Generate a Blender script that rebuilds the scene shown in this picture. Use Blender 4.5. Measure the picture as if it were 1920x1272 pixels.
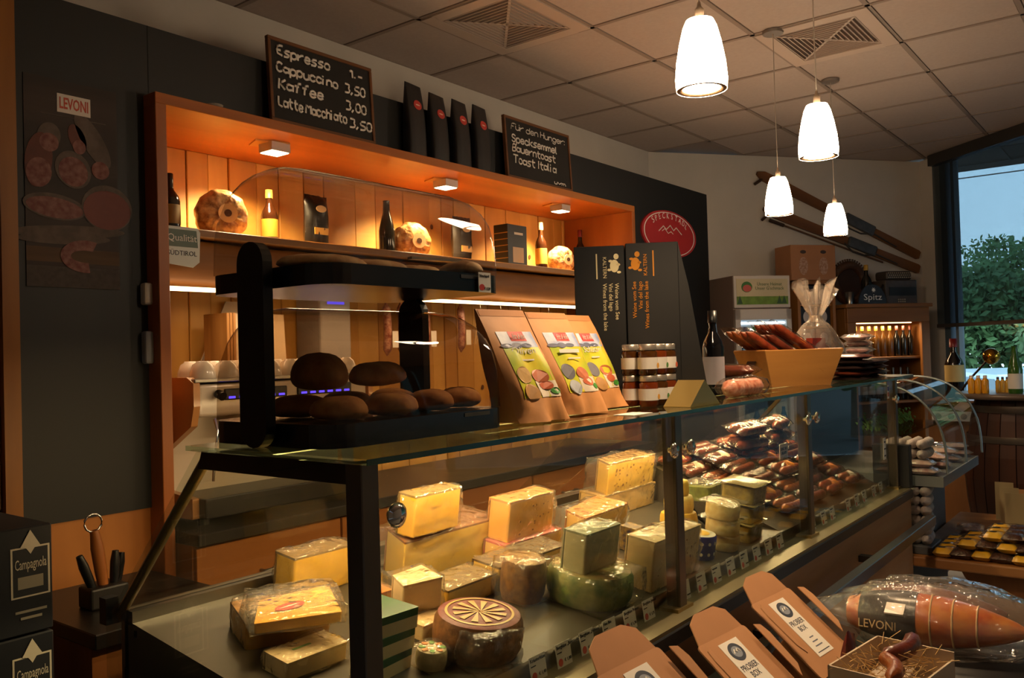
import bpy, bmesh, math, random
from mathutils import Matrix, Vector, noise
for o in list(bpy.data.objects): bpy.data.objects.remove(o)
S = bpy.context.scene
COL = S.collection
PI = math.pi
rnd = random.Random(7)

# ---------------------------------------------------------------- camera
FPX = 1600.0
YAW, PITCH, ROLL = [math.radians(a) for a in (-52.31, -1.0, -1.63)]
CAM = Vector((0, 0, 1.49))
def _rm(y, p, r):
    Ry = Matrix(((math.cos(y), 0, math.sin(y)), (0, 1, 0), (-math.sin(y), 0, math.cos(y))))
    Rx = Matrix(((1, 0, 0), (0, math.cos(p), -math.sin(p)), (0, math.sin(p), math.cos(p))))
    Rz = Matrix(((math.cos(r), -math.sin(r), 0), (math.sin(r), math.cos(r), 0), (0, 0, 1)))
    return Rz @ Rx @ Ry
RM = _rm(YAW, PITCH, ROLL)
def w2c(v): return RM @ Vector((v[0], -v[2], v[1]))
def c2w(v):
    d = RM.transposed() @ Vector(v); return Vector((d[0], d[2], -d[1]))
right, down, fwd = c2w((1, 0, 0)), c2w((0, 1, 0)), c2w((0, 0, 1))
cd = bpy.data.cameras.new('camera'); cam = bpy.data.objects.new('camera', cd); COL.objects.link(cam)
cd.sensor_fit = 'HORIZONTAL'; cd.sensor_width = 36; cd.lens = 36 * FPX / 1920
cd.clip_start = .05; cd.clip_end = 300
m = Matrix((right, -down, -fwd)).transposed().to_4x4(); m.translation = CAM
cam.matrix_world = m
S.camera = cam
def ray(u, v): return c2w(((u - 960) / FPX, (v - 636) / FPX, 1))
def at(u, v, Y):  d = ray(u, v); return CAM + d * (Y / d.y)          # point of a plane Y = const
def atZ(u, v, Z): d = ray(u, v); return CAM + d * ((Z - CAM.z) / d.z)  # point of a plane Z = const
def atX(u, v, X): d = ray(u, v); return CAM + d * (X / d.x)
def atP(u, v, q, n):
    d = ray(u, v); n = Vector(n); return CAM + d * ((Vector(q) - CAM).dot(n) / d.dot(n))
def mpp(p): return (Vector(p) - CAM).dot(fwd) / FPX                  # metres per pixel there

# ---------------------------------------------------------------- world, exposure
S.view_settings.view_transform = 'Standard'; S.view_settings.look = 'None'
S.view_settings.gamma = 1; S.view_settings.use_curve_mapping = False
S.view_settings.exposure = 0.8
wd = bpy.data.worlds.new('sky'); S.world = wd; wd.use_nodes = True
wn = wd.node_tree.nodes; wl = wd.node_tree.links
bg = wn['Background']; bg.inputs['Strength'].default_value = 3.0
tc = wn.new('ShaderNodeTexCoord'); sep = wn.new('ShaderNodeSeparateXYZ'); rp = wn.new('ShaderNodeValToRGB')
wl.new(tc.outputs['Generated'], sep.inputs[0]); wl.new(sep.outputs['Z'], rp.inputs[0]); wl.new(rp.outputs[0], bg.inputs['Color'])
rp.color_ramp.elements[0].position = 0; rp.color_ramp.elements[0].color = (.42, .58, .72, 1)
rp.color_ramp.elements[1].position = .6; rp.color_ramp.elements[1].color = (.30, .48, .68, 1)

# ---------------------------------------------------------------- materials
def lin(h):
    h = h.lstrip('#'); c = [int(h[i:i + 2], 16) / 255 for i in (0, 2, 4)]
    return tuple((x / 12.92 if x <= .04045 else ((x + .055) / 1.055) ** 2.4) for x in c) + (1,)
MC = {}
def mat(h, rough=.5, metal=0, spec=.5, noise_amt=0, scale=20, bump=0, coat=0, sub=0, alpha=1, stretch=None, h2=None, sheen=0):
    key = (h, rough, metal, spec, noise_amt, scale, bump, coat, sub, alpha, stretch, h2)
    if key in MC: return MC[key]
    m = bpy.data.materials.new('mat_' + h.strip('#')); m.use_nodes = True
    n = m.node_tree.nodes; l = m.node_tree.links; b = n['Principled BSDF']
    c = lin(h)
    b.inputs['Base Color'].default_value = c; b.inputs['Roughness'].default_value = rough
    b.inputs['Metallic'].default_value = metal; b.inputs['Specular IOR Level'].default_value = spec
    if coat: b.inputs['Coat Weight'].default_value = coat; b.inputs['Coat Roughness'].default_value = .08
    if sub: b.inputs['Subsurface Weight'].default_value = sub; b.inputs['Subsurface Radius'].default_value = (.02, .012, .005); b.inputs['Subsurface Scale'].default_value = .5
    if alpha < 1: b.inputs['Alpha'].default_value = alpha
    if noise_amt or bump or h2:
        t = n.new('ShaderNodeTexCoord'); mp = n.new('ShaderNodeMapping'); l.new(t.outputs['Object'], mp.inputs[0])
        if stretch: mp.inputs['Scale'].default_value = stretch
        nz = n.new('ShaderNodeTexNoise'); nz.inputs['Scale'].default_value = scale; nz.inputs['Detail'].default_value = 5
        l.new(mp.outputs[0], nz.inputs['Vector'])
        r = n.new('ShaderNodeValToRGB'); l.new(nz.outputs['Fac'], r.inputs[0])
        c2 = lin(h2) if h2 else tuple(x * (1 - noise_amt) for x in c[:3]) + (1,)
        r.color_ramp.elements[0].position = .35; r.color_ramp.elements[0].color = c2
        r.color_ramp.elements[1].position = .65; r.color_ramp.elements[1].color = c
        l.new(r.outputs[0], b.inputs['Base Color'])
        if bump:
            bp = n.new('ShaderNodeBump'); bp.inputs['Strength'].default_value = bump; bp.inputs['Distance'].default_value = .01
            l.new(nz.outputs['Fac'], bp.inputs['Height']); l.new(bp.outputs[0], b.inputs['Normal'])
    MC[key] = m; return m
def wood(h, h2, axis='x', scale=6, rough=.45, bump=.1, coat=0):
    st = {'x': (.12, 1, 1), 'y': (1, .12, 1), 'z': (1, 1, .12)}[axis]
    return mat(h, rough, 0, .4, .3, scale, bump, coat, stretch=st, h2=h2)
def emit(h, s, name='glow'):
    k = ('e', h, s)
    if k in MC: return MC[k]
    m = bpy.data.materials.new(name); m.use_nodes = True; n = m.node_tree.nodes; l = m.node_tree.links
    n.remove(n['Principled BSDF']); e = n.new('ShaderNodeEmission'); e.inputs[0].default_value = lin(h); e.inputs[1].default_value = s
    l.new(e.outputs[0], n['Material Output'].inputs[0]); MC[k] = m; return m
def glass(h='#ffffff', refl=.9, rough=.0, tint=1.0, base=.04, film=0, fcol='#ffffff', bump=0):
    """thin pane or film: what is behind shows through, the surface mirrors by its Fresnel term"""
    k = ('g', h, refl, rough, base, film, fcol, bump)
    if k in MC: return MC[k]
    m = bpy.data.materials.new('glass_' + h.strip('#')); m.use_nodes = True; n = m.node_tree.nodes; l = m.node_tree.links
    n.remove(n['Principled BSDF']); out = n['Material Output']
    tr = n.new('ShaderNodeBsdfTransparent'); tr.inputs[0].default_value = lin(h)
    gl = n.new('ShaderNodeBsdfGlossy'); gl.inputs['Roughness'].default_value = rough; gl.inputs[0].default_value = (refl,) * 3 + (1,)
    fr = n.new('ShaderNodeFresnel')
    ge = n.new('ShaderNodeNewGeometry'); mm = n.new('ShaderNodeMath'); mm.operation = 'MULTIPLY_ADD'; mm.inputs[1].default_value = 1 / 1.45 - 1.45; mm.inputs[2].default_value = 1.45
    l.new(ge.outputs['Backfacing'], mm.inputs[0]); l.new(mm.outputs[0], fr.inputs[0])
    mx = n.new('ShaderNodeMixShader'); l.new(fr.outputs[0], mx.inputs[0])
    if bump:
        nz = n.new('ShaderNodeTexNoise'); nz.inputs['Scale'].default_value = 28; bp = n.new('ShaderNodeBump'); bp.inputs['Strength'].default_value = bump; bp.inputs['Distance'].default_value = .02
        t = n.new('ShaderNodeTexCoord'); l.new(t.outputs['Object'], nz.inputs['Vector'])
        l.new(nz.outputs['Fac'], bp.inputs['Height']); l.new(bp.outputs[0], gl.inputs['Normal']); l.new(bp.outputs[0], fr.inputs['Normal'])
    body = tr.outputs[0]
    if film:
        df = n.new('ShaderNodeBsdfDiffuse'); df.inputs[0].default_value = lin(fcol)
        m2 = n.new('ShaderNodeMixShader'); m2.inputs[0].default_value = film
        l.new(tr.outputs[0], m2.inputs[1]); l.new(df.outputs[0], m2.inputs[2]); body = m2.outputs[0]
    l.new(body, mx.inputs[1]); l.new(gl.outputs[0], mx.inputs[2]); l.new(mx.outputs[0], out.inputs[0])
    MC[k] = m; return m
GLASS = glass('#f6f9f6', .5)
FILM = glass('#fbf8f2', .95, .09, film=.05, fcol='#e8e0d4', bump=.75)
BAGFILM = glass('#f6f4f0', .95, .08, film=.16, fcol='#dcd8d2', bump=.7)
BLACK = mat('#0d0e11', .35, spec=.5)
BLACKM = mat('#121315', .6)
STEEL = mat('#a8a49c', .28, 1)
DSTEEL = mat('#5a544d', .35, 1)
CHROME = mat('#d8d6d2', .12, 1)
WHITE = mat('#d9d6d0', .5)
PAPER = mat('#e6e2da', .7)
RED = mat('#c9302a', .45)
KRAFT = mat('#c08a5a', .75, noise_amt=.12, scale=30)
CARD = mat('#b98556', .75, noise_amt=.10, scale=12)
INK = mat('#20242e', .7)

# ---------------------------------------------------------------- mesh building
class MB:
    def __init__(s): s.v = []; s.f = []; s.sm = []
    def add(s, vs, fs, M=None, smooth=False):
        o = len(s.v); s.v += [tuple(M @ Vector(p)) if M else tuple(p) for p in vs]
        s.f += [[i + o for i in q] for q in fs]; s.sm += [smooth] * len(fs); return s
    def box(s, c, d, M=None):
        x, y, z = c; a, b, e = d[0] / 2, d[1] / 2, d[2] / 2
        vs = [(x + i * a, y + j * b, z + k * e) for i in (-1, 1) for j in (-1, 1) for k in (-1, 1)]
        return s.add(vs, [(0, 1, 3, 2), (4, 6, 7, 5), (0, 4, 5, 1), (2, 3, 7, 6), (0, 2, 6, 4), (1, 5, 7, 3)], M)
    def bb(s, lo, hi, M=None):
        return s.box([(a + b) / 2 for a, b in zip(lo, hi)], [b - a for a, b in zip(lo, hi)], M)
    def lathe(s, prof, n=20, M=None, smooth=True, cap=True):
        vs = [(r * math.cos(2 * PI * i / n), r * math.sin(2 * PI * i / n), z) for r, z in prof for i in range(n)]
        fs = [(k * n + i, k * n + (i + 1) % n, (k + 1) * n + (i + 1) % n, (k + 1) * n + i) for k in range(len(prof) - 1) for i in range(n)]
        s.add(vs, fs, M, smooth)
        if cap:
            for k in (0, len(prof) - 1):
                if prof[k][0] > 1e-5: s.add([vs[k * n + i] for i in range(n)], [list(range(n))], M)
        return s
    def cyl(s, c, r, h, n=20, M=None): 
        T = Matrix.Translation(c); return s.lathe([(r, 0), (r, h)], n, (M @ T) if M else T)
    def tube(s, pts, r, n=6, M=None, closed=False, flat=1):
        pts = [Vector(p) for p in pts]; vs = []; N = len(pts); up = Vector((0, 0, 1))
        for i, p in enumerate(pts):
            a = pts[max(i - 1, 0)]; b = pts[min(i + 1, N - 1)]; t = (b - a)
            if t.length < 1e-9: t = Vector((1, 0, 0))
            t.normalize(); ref = up if abs(t.z) < .95 else Vector((1, 0, 0))
            x = t.cross(ref).normalized(); y = x.cross(t); rr = r[i] if isinstance(r, (list, tuple)) else r
            vs += [p + x * rr * math.cos(2 * PI * k / n) + y * rr * flat * math.sin(2 * PI * k / n) for k in range(n)]
        fs = [(i * n + k, i * n + (k + 1) % n, (i + 1) * n + (k + 1) % n, (i + 1) * n + k) for i in range(N - 1) for k in range(n)]
        s.add(vs, fs, M, True); s.add(vs[:n], [list(range(n))], M); s.add(vs[-n:], [list(range(n))], M); return s
    def prism(s, poly, z0, z1, M=None, smooth=False):
        n = len(poly); vs = [(x, y, z0) for x, y in poly] + [(x, y, z1) for x, y in poly]
        s.add(vs, [list(range(n))[::-1], list(range(n, 2 * n))], M)
        s.add(vs, [(i, (i + 1) % n, n + (i + 1) % n, n + i) for i in range(n)], M, smooth); return s
    def sheet(s, fn, nu, nv, M=None, smooth=True):
        vs = [fn(i / nu, j / nv) for j in range(nv + 1) for i in range(nu + 1)]
        fs = [(j * (nu + 1) + i, j * (nu + 1) + i + 1, (j + 1) * (nu + 1) + i + 1, (j + 1) * (nu + 1) + i) for j in range(nv) for i in range(nu)]
        return s.add(vs, fs, M, smooth)
    def ball(s, c, r, n=14, M=None, sc=(1, 1, 1)):
        pr = [(max(r * math.sin(PI * k / 8), 1e-6), -r * math.cos(PI * k / 8)) for k in range(9)]
        T = Matrix.Translation(c) @ Matrix.Diagonal((*sc, 1)); return s.lathe(pr, n, (M @ T) if M else T, cap=False)
    def build(s, name, m, parent=None, bevel=0, seg=2, fix=True):
        me = bpy.data.meshes.new(name); me.from_pydata(s.v, [], s.f)
        me.polygons.foreach_set('use_smooth', s.sm)
        if fix:
            b = bmesh.new(); b.from_mesh(me); bmesh.ops.recalc_face_normals(b, faces=b.faces); b.to_mesh(me); b.free()
        me.materials.append(m); o = bpy.data.objects.new(name, me); COL.objects.link(o)
        if parent: o.parent = parent
        if bevel:
            md = o.modifiers.new('bevel', 'BEVEL'); md.width = bevel; md.segments = seg; md.limit_method = 'ANGLE'
        return o
def T(x, y, z): return Matrix.Translation((x, y, z))
def RX(a): return Matrix.Rotation(math.radians(a), 4, 'X')
def RY(a): return Matrix.Rotation(math.radians(a), 4, 'Y')
def RZ(a): return Matrix.Rotation(math.radians(a), 4, 'Z')
def thing(name, label, cat, loc=(0, 0, 0), rz=0, group=None, M=None):
    o = bpy.data.objects.new(name, None); COL.objects.link(o); o.empty_display_size = .05
    if M is not None: o.matrix_world = M
    else: o.location = loc; o.rotation_euler = (0, 0, math.radians(rz))
    tag(o, label, cat, group); return o
def tag(o, label, cat, group=None):
    o['label'] = label; o['category'] = cat
    if group: o['group'] = group
    return o
def struct(o): o['kind'] = 'structure'; return o
def copy_tree(o, parent=None):
    c = o.copy(); COL.objects.link(c); c.parent = parent
    for ch in [x for x in bpy.data.objects if x.parent == o]: copy_tree(ch, c)
    return c
def text(s, size, m, parent=None, M=None, ext=.0004, align='CENTER', name='lettering', space=1.0, bold=0, fit=None):
    if s.startswith('~'):                     # print too small or blurred to read: a plain line of ink
        w = fit or len(s) * size * .5; x0 = {'CENTER': -w / 2, 'LEFT': 0, 'RIGHT': -w}[align]
        return MB().bb((x0, 0, 0), (x0 + w, size * .38, max(ext, .0002)), M).build('printed_line', m, parent)
    cu = bpy.data.curves.new(name, 'FONT'); cu.body = s; cu.size = size; cu.extrude = ext; cu.align_x = align
    cu.space_character = space; cu.offset = bold; cu.resolution_u = 2; cu.space_line = .9
    tmp = bpy.data.objects.new(name, cu); me = bpy.data.meshes.new_from_object(tmp)
    bpy.data.objects.remove(tmp); bpy.data.curves.remove(cu)
    if fit:
        xs = [v.co.x for v in me.vertices]; w = max(xs) - min(xs)
        if w > 0:
            k = fit / w
            for v in me.vertices: v.co.x *= k
    me.materials.clear(); me.materials.append(m)
    o = bpy.data.objects.new(name, me); COL.objects.link(o)
    if M is not None: me.transform(M)
    if parent: o.parent = parent
    return o
# hand lettering: strokes on a small grid, baseline at y = 2
GL = {'E': '38 08 02 32|05 25', 's': '36 16 05 14 24 33 22 02', 'p': '06 00|05 16 26 35 33 22 12 03', 'r': '06 02|04 15 26 36', 'e': '04 34 35 26 16 05 03 12 22 33',
 'o': '16 05 03 12 22 33 35 26 16', 'C': '37 28 18 07 03 12 22 33', 'a': '35 16 05 03 12 33|36 32', 'u': '06 03 12 22 33|36 32', 'c': '35 26 16 05 03 12 22 33',
 'i': '06 02|07 08', 'n': '06 02|05 16 26 35 32', 'K': '08 02|38 05 32', 'f': '38 28 17 12|06 26', 'L': '08 02 32', 't': '18 13 22 32|06 36', 'M': '02 08 25 48 42',
 'h': '08 02|05 16 26 35 32', 'H': '08 02|38 32|05 35', 'F': '38 08 02|05 25', 'U': '06 03 12 22 33|36 32|07 08|37 38', 'd': '38 32|35 26 16 05 03 12 22 33',
 'g': '36 31 20 10 01|35 26 16 05 03 12 22 33', ':': '03 02|06 05', 'S': '37 28 18 07 06 15 25 34 33 22 12 03', 'k': '08 02|36 04 32', 'm': '06 02|05 16 25 22|25 36 45 42',
 'l': '08 03 12', 'B': '02 08 28 37 36 25 05|25 34 33 22 02', 'T': '08 48|28 22', 'I': '18 12', 'v': '06 22 46', '.': '02 03', ',': '13 01', '-': '04 34',
 '1': '06 28 22', '3': '08 38 25 34 33 22 02', '5': '38 08 05 25 34 33 22 02', '0': '18 07 03 12 22 33 37 28 18', 'y': '06 13 23|36 20 00', 'z': '06 36 02 32'}
def chalk(mb, s, x, y, h, w, r, slope=0):
    """write s starting at x, baseline y, cap height h, total width w, as chalk strokes in the XZ plane"""
    adv = [(.6 if ch == ' ' else (1.2 if ch in 'il.,:I' else (2.9 if ch in 'mMTv' else 2.2))) + .5 for ch in s]
    k = w / sum(adv); cx = x; q = h / 6
    for ch, a in zip(s, adv):
        jy = rnd.uniform(-.04, .04) * h
        for st in GL.get(ch, '').split('|'):
            if not st: continue
            pts = []
            for t in st.split():
                pts.append((cx + (int(t[0]) * .72 + .2 + (int(t[1]) - 2) * .05) * k, 0, y + jy + (int(t[1]) - 2) * q + slope * (cx - x)))
            if len(pts) > 2:
                d = []
                for i in range(len(pts) - 1):
                    d += [pts[i], tuple((a1 + b1) / 2 for a1, b1 in zip(pts[i], pts[i + 1]))]
                pts = [d[0]] + [tuple((d[i - 1][j] + 2 * d[i][j] + d[i + 1][j]) / 4 for j in range(3)) for i in range(1, len(d) - 1)] + [pts[-1]]
            mb.tube(pts, r, 5)
        cx += a * k
def rrect(x0, y0, x1, y1, r, n=5):
    out = []
    for cx, cy, a in ((x1 - r, y1 - r, 0), (x0 + r, y1 - r, 90), (x0 + r, y0 + r, 180), (x1 - r, y0 + r, 270)):
        out += [(cx + r * math.cos(math.radians(a + 90 * i / n)), cy + r * math.sin(math.radians(a + 90 * i / n))) for i in range(n + 1)]
    return out
def ell(a, b, n=24): return [(a * math.cos(2 * PI * i / n), b * math.sin(2 * PI * i / n)) for i in range(n)]
def pouch(w, h, t, seed=0, nu=10, nv=8, wr=.15, edge=.02, M=None, mb=None):
    """flat film or paper pack lying in XY, filled towards +Z, with sealed crinkled rims"""
    mb = mb or MB(); sd = Vector((seed * 7.3, seed * 3.1, 0))
    def f(sgn):
        def g(a, b):
            x, y = 2 * a - 1, 2 * b - 1
            k = (max(0, 1 - abs(x) ** 4) * max(0, 1 - abs(y) ** 4)) ** .6
            nz = noise.noise(Vector((x * 2.2, y * 2.2, sgn)) + sd); n2 = noise.noise(Vector((x * 5, y * 5, 3)) + sd)
            return (x * w / 2 * (1 + wr * .2 * n2), y * h / 2 * (1 + wr * .2 * nz), t / 2 + sgn * t / 2 * k * (1 + wr * nz) + edge * t * n2 * (1 - k))
        return g
    mb.sheet(f(1), nu, nv, M); mb.sheet(f(-1), nu, nv, M); return mb
def wrap(mb, lo, hi, seed, M=None, amp=.006, n=5, swell=.004):
    """loose film around a box-shaped lump"""
    c = [(a + b) / 2 for a, b in zip(lo, hi)]; d = [(b - a) / 2 + swell for a, b in zip(lo, hi)]
    b = bmesh.new(); bmesh.ops.create_cube(b, size=2); bmesh.ops.subdivide_edges(b, edges=b.edges, cuts=n, use_grid_fill=True)
    vs = []
    for v in b.verts:
        p = Vector(v.co); l = p.length; p = p.lerp(p.normalized() * 1.25, .18)
        q = Vector((c[i] + p[i] * d[i] for i in range(3)))
        nz = noise.noise_vector(q * 22 + Vector((seed * 5.7, 0, seed))) * amp + noise.noise_vector(q * 70 + Vector((seed, 9, 0))) * amp * .5
        q += nz; q.z = max(q.z, lo[2] + .0005); vs.append(q)
    b.verts.index_update(); fs = [[v.index for v in f.verts] for f in b.faces]; b.free()
    return mb.add(vs, fs, M, True)
def sausage(mb, L, r, bend=0, n=9, M=None, seed=0):
    pts = []; rr = []
    for i in range(n + 1):
        t = i / n; x = (t - .5) * L
        pts.append((x, bend * (4 * (t - .5) ** 2 - .33) , 0)); e = min(t, 1 - t) * L / r
        rr.append(r * (math.sin(min(e, 1.0) * PI / 2) * .9 + .1) * (1 + .05 * noise.noise(Vector((x * 30, seed, 0)))))
    return mb.tube(pts, rr, 8, M)
def light(name, kind, loc, energy, color, parent=None, size=.1, size_y=None, rot=None, spot=None, blend=.5):
    ld = bpy.data.lights.new(name, kind); ld.energy = energy; ld.color = color
    if kind == 'AREA':
        ld.size = size
        if size_y: ld.shape = 'RECTANGLE'; ld.size_y = size_y
    else: ld.shadow_soft_size = size
    if spot: ld.spot_size = math.radians(spot); ld.spot_blend = blend
    o = bpy.data.objects.new(name, ld); COL.objects.link(o); o.location = loc
    if rot: o.rotation_euler = [math.radians(a) for a in rot]
    if parent: o.parent = parent
    return o
WARM = (1, .68, .38); WARM2 = (1, .55, .22); COOL = (.75, .87, 1)

# ================================================================ THE ROOM
HC = 3.07
A2 = Vector((6.05, 3.25, 0)); B2 = Vector((8.1, 1.7, 0)); D2 = (B2 - A2).normalized(); N2 = Vector((D2.y, -D2.x, 0))
if N2.y > 0: N2 = -N2
D3 = Vector((-.655, -.755, 0)).normalized(); N3 = Vector((D3.y, -D3.x, 0))
if N3.x > 0: N3 = -N3
L3 = 5.2; C3 = B2 + D3 * L3
XL, YN = -1.6, C3.y
PLASTER = mat('#c6beb4', .85, noise_amt=.05, scale=6, bump=.04)
# floor with tiles near the bench
fl = struct(MB().bb((XL, YN, -.06), (9.0, 3.5, -.012)).build('floor', mat('#8f8d88', .5, noise_amt=.12, scale=3)))
tm = mat('#b9bcbb', .35, noise_amt=.10, scale=9)
t0 = MB().box((0, 0, 0), (.29, .29, .024)).build('floor_tile', tm, fl, .003, 1); t0.location = (3.7, 1.35, -.012)
for i in range(13):
    for j in range(8):
        if i or j:
            c = t0.copy(); COL.objects.link(c); c.parent = fl; c.location = (3.7 + .3 * i, 1.35 - .3 * j, -.012)
# ceiling: grid and lay-in tiles
ce = struct(MB().bb((XL, YN, HC + .02), (9.0, 3.5, HC + .1)).build('ceiling', mat('#8d7c70', .9)))
GX, GY = .635, .556; CX0, CY0 = 4.27 % GX + XL - .4, 1.63
tile_m = mat('#b0a096', .9, noise_amt=.06, scale=60, bump=.05)
gm = mat('#8b7b70', .7)
g = MB(); nx = 18
for i in range(nx): g.box((CX0 + GX * i, (YN + 3.3) / 2, HC + .004), (.024, 3.3 - YN, .008))
ys = [CY0 + GY * k for k in range(-9, 4)]
for y in ys: g.box((3.6, y, HC + .004), (10.2, .024, .008))
g.build('ceiling_grid', gm, ce)
ct = MB().box((0, 0, 0), (GX - .024, GY - .024, .016)).build('ceiling_tile', tile_m, ce, .004, 1)
first = True
vent_cells = set()
def cell(x, y): return (round((x - CX0) / GX - .5), round((y - CY0) / GY - .5))
vA = atZ(1578, 95, HC); vB = atZ(890, 12, HC)
vent_cells = {cell(vA.x, vA.y), cell(vB.x, vB.y)}
for i in range(nx - 1):
    for k in range(-9, 3):
        if (i, k) in vent_cells: continue
        x, y = CX0 + GX * (i + .5), CY0 + GY * (k + .5)
        if y > 3.25 or (y > 3.3 - (x - 6.0) * .75 and x > 6.3) or x > 8.3: continue
        o = ct if first else ct.copy()
        if not first: COL.objects.link(o); o.parent = ce
        o.location = (x, y, HC + .012); first = False
# air vents: four-way diffuser
for (i, k), lab in zip(sorted(vent_cells, reverse=True), ('square four-way air diffuser in the ceiling above the pendants', 'square four-way air diffuser in the ceiling above the coffee bags')):
    x, y = CX0 + GX * (i + .5), CY0 + GY * (k + .5)
    r = thing('air_vent', lab, 'vent', (x, y, HC), 0, 'ceiling air diffusers')
    f = MB()
    for sx, sy, w, d in ((0, 1, GX - .02, .07), (0, -1, GX - .02, .07), (1, 0, .07, GY - .1505), (-1, 0, .07, GY - .1505)):
        f.box((sx * (GX / 2 - .04), sy * (GY / 2 - .04), 0), (w, d, .012))
    for s_ in (1, -1): f.add(*[(lambda a: ([(-a[0] - .01, -s_ * a[1], -.004), (-a[0] + .01, -s_ * a[1], -.004), (a[0] + .01, s_ * a[1], -.004), (a[0] - .01, s_ * a[1], -.004)], [(0, 1, 2, 3)]))((GX / 2 - .06, GY / 2 - .06))][0])
    f.build('frame', mat('#b5a294', .6), r)
    MB().box((0, 0, .03), (GX - .1, GY - .1, .01)).build('duct_throat', mat('#4a3f38', .8), r)
    a, b = GX / 2 - .065, GY / 2 - .065
    for q in range(4):
        for n_ in range(9):
            t = (n_ + .7) / 9.4
            if q == 0: c, d = (0, b * t, .004), (2 * a * t, .006, .018)
            elif q == 1: c, d = (0, -b * t, .004), (2 * a * t, .006, .018)
            elif q == 2: c, d = (a * t, 0, .004), (.006, 2 * b * t, .018)
            else: c, d = (-a * t, 0, .004), (.006, 2 * b * t, .018)
            MB().box(c, d).build('slat', mat('#a39084', .6), r)
# walls
struct(MB().bb((XL, 3.25, 0), (6.2, 3.35, HC)).build('wall_back', PLASTER))
def wallseg(name, a, b, z0, z1, m, th=.12, nrm=None):
    d = (b - a).normalized(); n = Vector((nrm.x, nrm.y, 0)) * -th
    vs = [a, b, b + n, a + n]; return MB().prism([(p.x, p.y) for p in vs], z0, z1).build(name, m)
struct(wallseg('wall_right', A2, B2 - D2 * 0, 0, HC, PLASTER, nrm=N2))
wp = B2 + D3 * .25
w3 = struct(wallseg('wall_window', B2, wp, 0, HC, PLASTER, nrm=N3))
w3b = wallseg('wall_below_window', wp, C3, 0, .62, PLASTER, nrm=N3); struct(w3b)
struct(MB().bb((XL - .1, YN, 0), (XL, 3.35, HC)).build('wall_left', PLASTER))
struct(MB().bb((XL, YN - .1, 0), (C3.x, YN, HC)).build('wall_front', PLASTER))
# tall shop window with frame, panes
win = struct(MB().prism([(p.x, p.y) for p in (wp, wp + D3 * .07, wp + D3 * .07 - N3 * .06, wp - N3 * .06)], .62, HC).build('window_1', mat('#4a5a66', .5)))
for k in range(1, 4):
    a = wp + D3 * (k * 1.6 - .0)
    MB().prism([(p.x, p.y) for p in (a, a + D3 * .07, a + D3 * .07 - N3 * .06, a - N3 * .06)], .62, HC).build('window_post', mat('#4a5a66', .5), win)
fr2 = wp + D3 * .13
MB().prism([(p.x, p.y) for p in (fr2, fr2 + D3 * .035, fr2 + D3 * .035 - N3 * .05, fr2 - N3 * .05)], .62, HC).build('window_post', mat('#7d8d98', .4), win)
MB().prism([(p.x, p.y) for p in (wp, C3, C3 - N3 * .08, wp - N3 * .08)], .58, .64).build('window_sill', mat('#8a8f92', .5), win)
MB().prism([(p.x, p.y) for p in (wp, C3, C3 - N3 * .06, wp - N3 * .06)], HC - .07, HC).build('window_head', mat('#3c444a', .5), win)
for k in range(3):
    a, b = wp + D3 * (k * 1.6 + .1), wp + D3 * (k * 1.6 + 1.58)
    MB().prism([(p.x, p.y) for p in (a - N3 * .03, b - N3 * .03, b - N3 * .036, a - N3 * .036)], .64, HC - .07).build('pane', GLASS, win)
# roller blind (translucent grey screen)
bl0 = wp - D3 * .02 + N3 * .05; zb = atP(1850, 603, bl0, N3).z
rb = thing('roller_blind', 'grey translucent roller blind half lowered over tall window', 'blind')
def q3(a, b, n0, n1): return [(p.x, p.y) for p in (a + N3 * n0, b + N3 * n0, b + N3 * n1, a + N3 * n1)]
BLM = glass('#c2cacf', .1, .5, film=.16, fcol='#59636b')
MB().prism(q3(wp - D3 * .02, wp + D3 * 1.58, .05, .052), zb, HC - .06).build('blind_cloth', BLM, rb)
MB().prism(q3(wp - D3 * .02, wp + D3 * 1.58, .042, .060), zb - .03, zb).build('bottom_bar', mat('#3a3430', .5), rb)
MB().prism(q3(wp - D3 * .03, wp + D3 * 1.6, .005, .085), HC - .09, HC).build('cassette', mat('#2c2a29', .5), rb)

for k_ in (1, 2):  # extra blinds out of view, added to weaken window reflections in the counter
    rb = thing('roller_blind', ('added grey roller blind dimming the unseen middle window', 'added grey roller blind dimming the unseen last window')[k_ - 1], 'blind')
    MB().prism(q3(wp + D3 * (1.6 * k_ + .02), wp + D3 * (1.6 * k_ + 1.58), .05, .052), zb, HC - .06).build('blind_cloth', BLM, rb)
    MB().prism(q3(wp + D3 * (1.6 * k_ + .02), wp + D3 * (1.6 * k_ + 1.58), .042, .060), zb - .03, zb).build('bottom_bar', mat('#3a3430', .5), rb)
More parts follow.
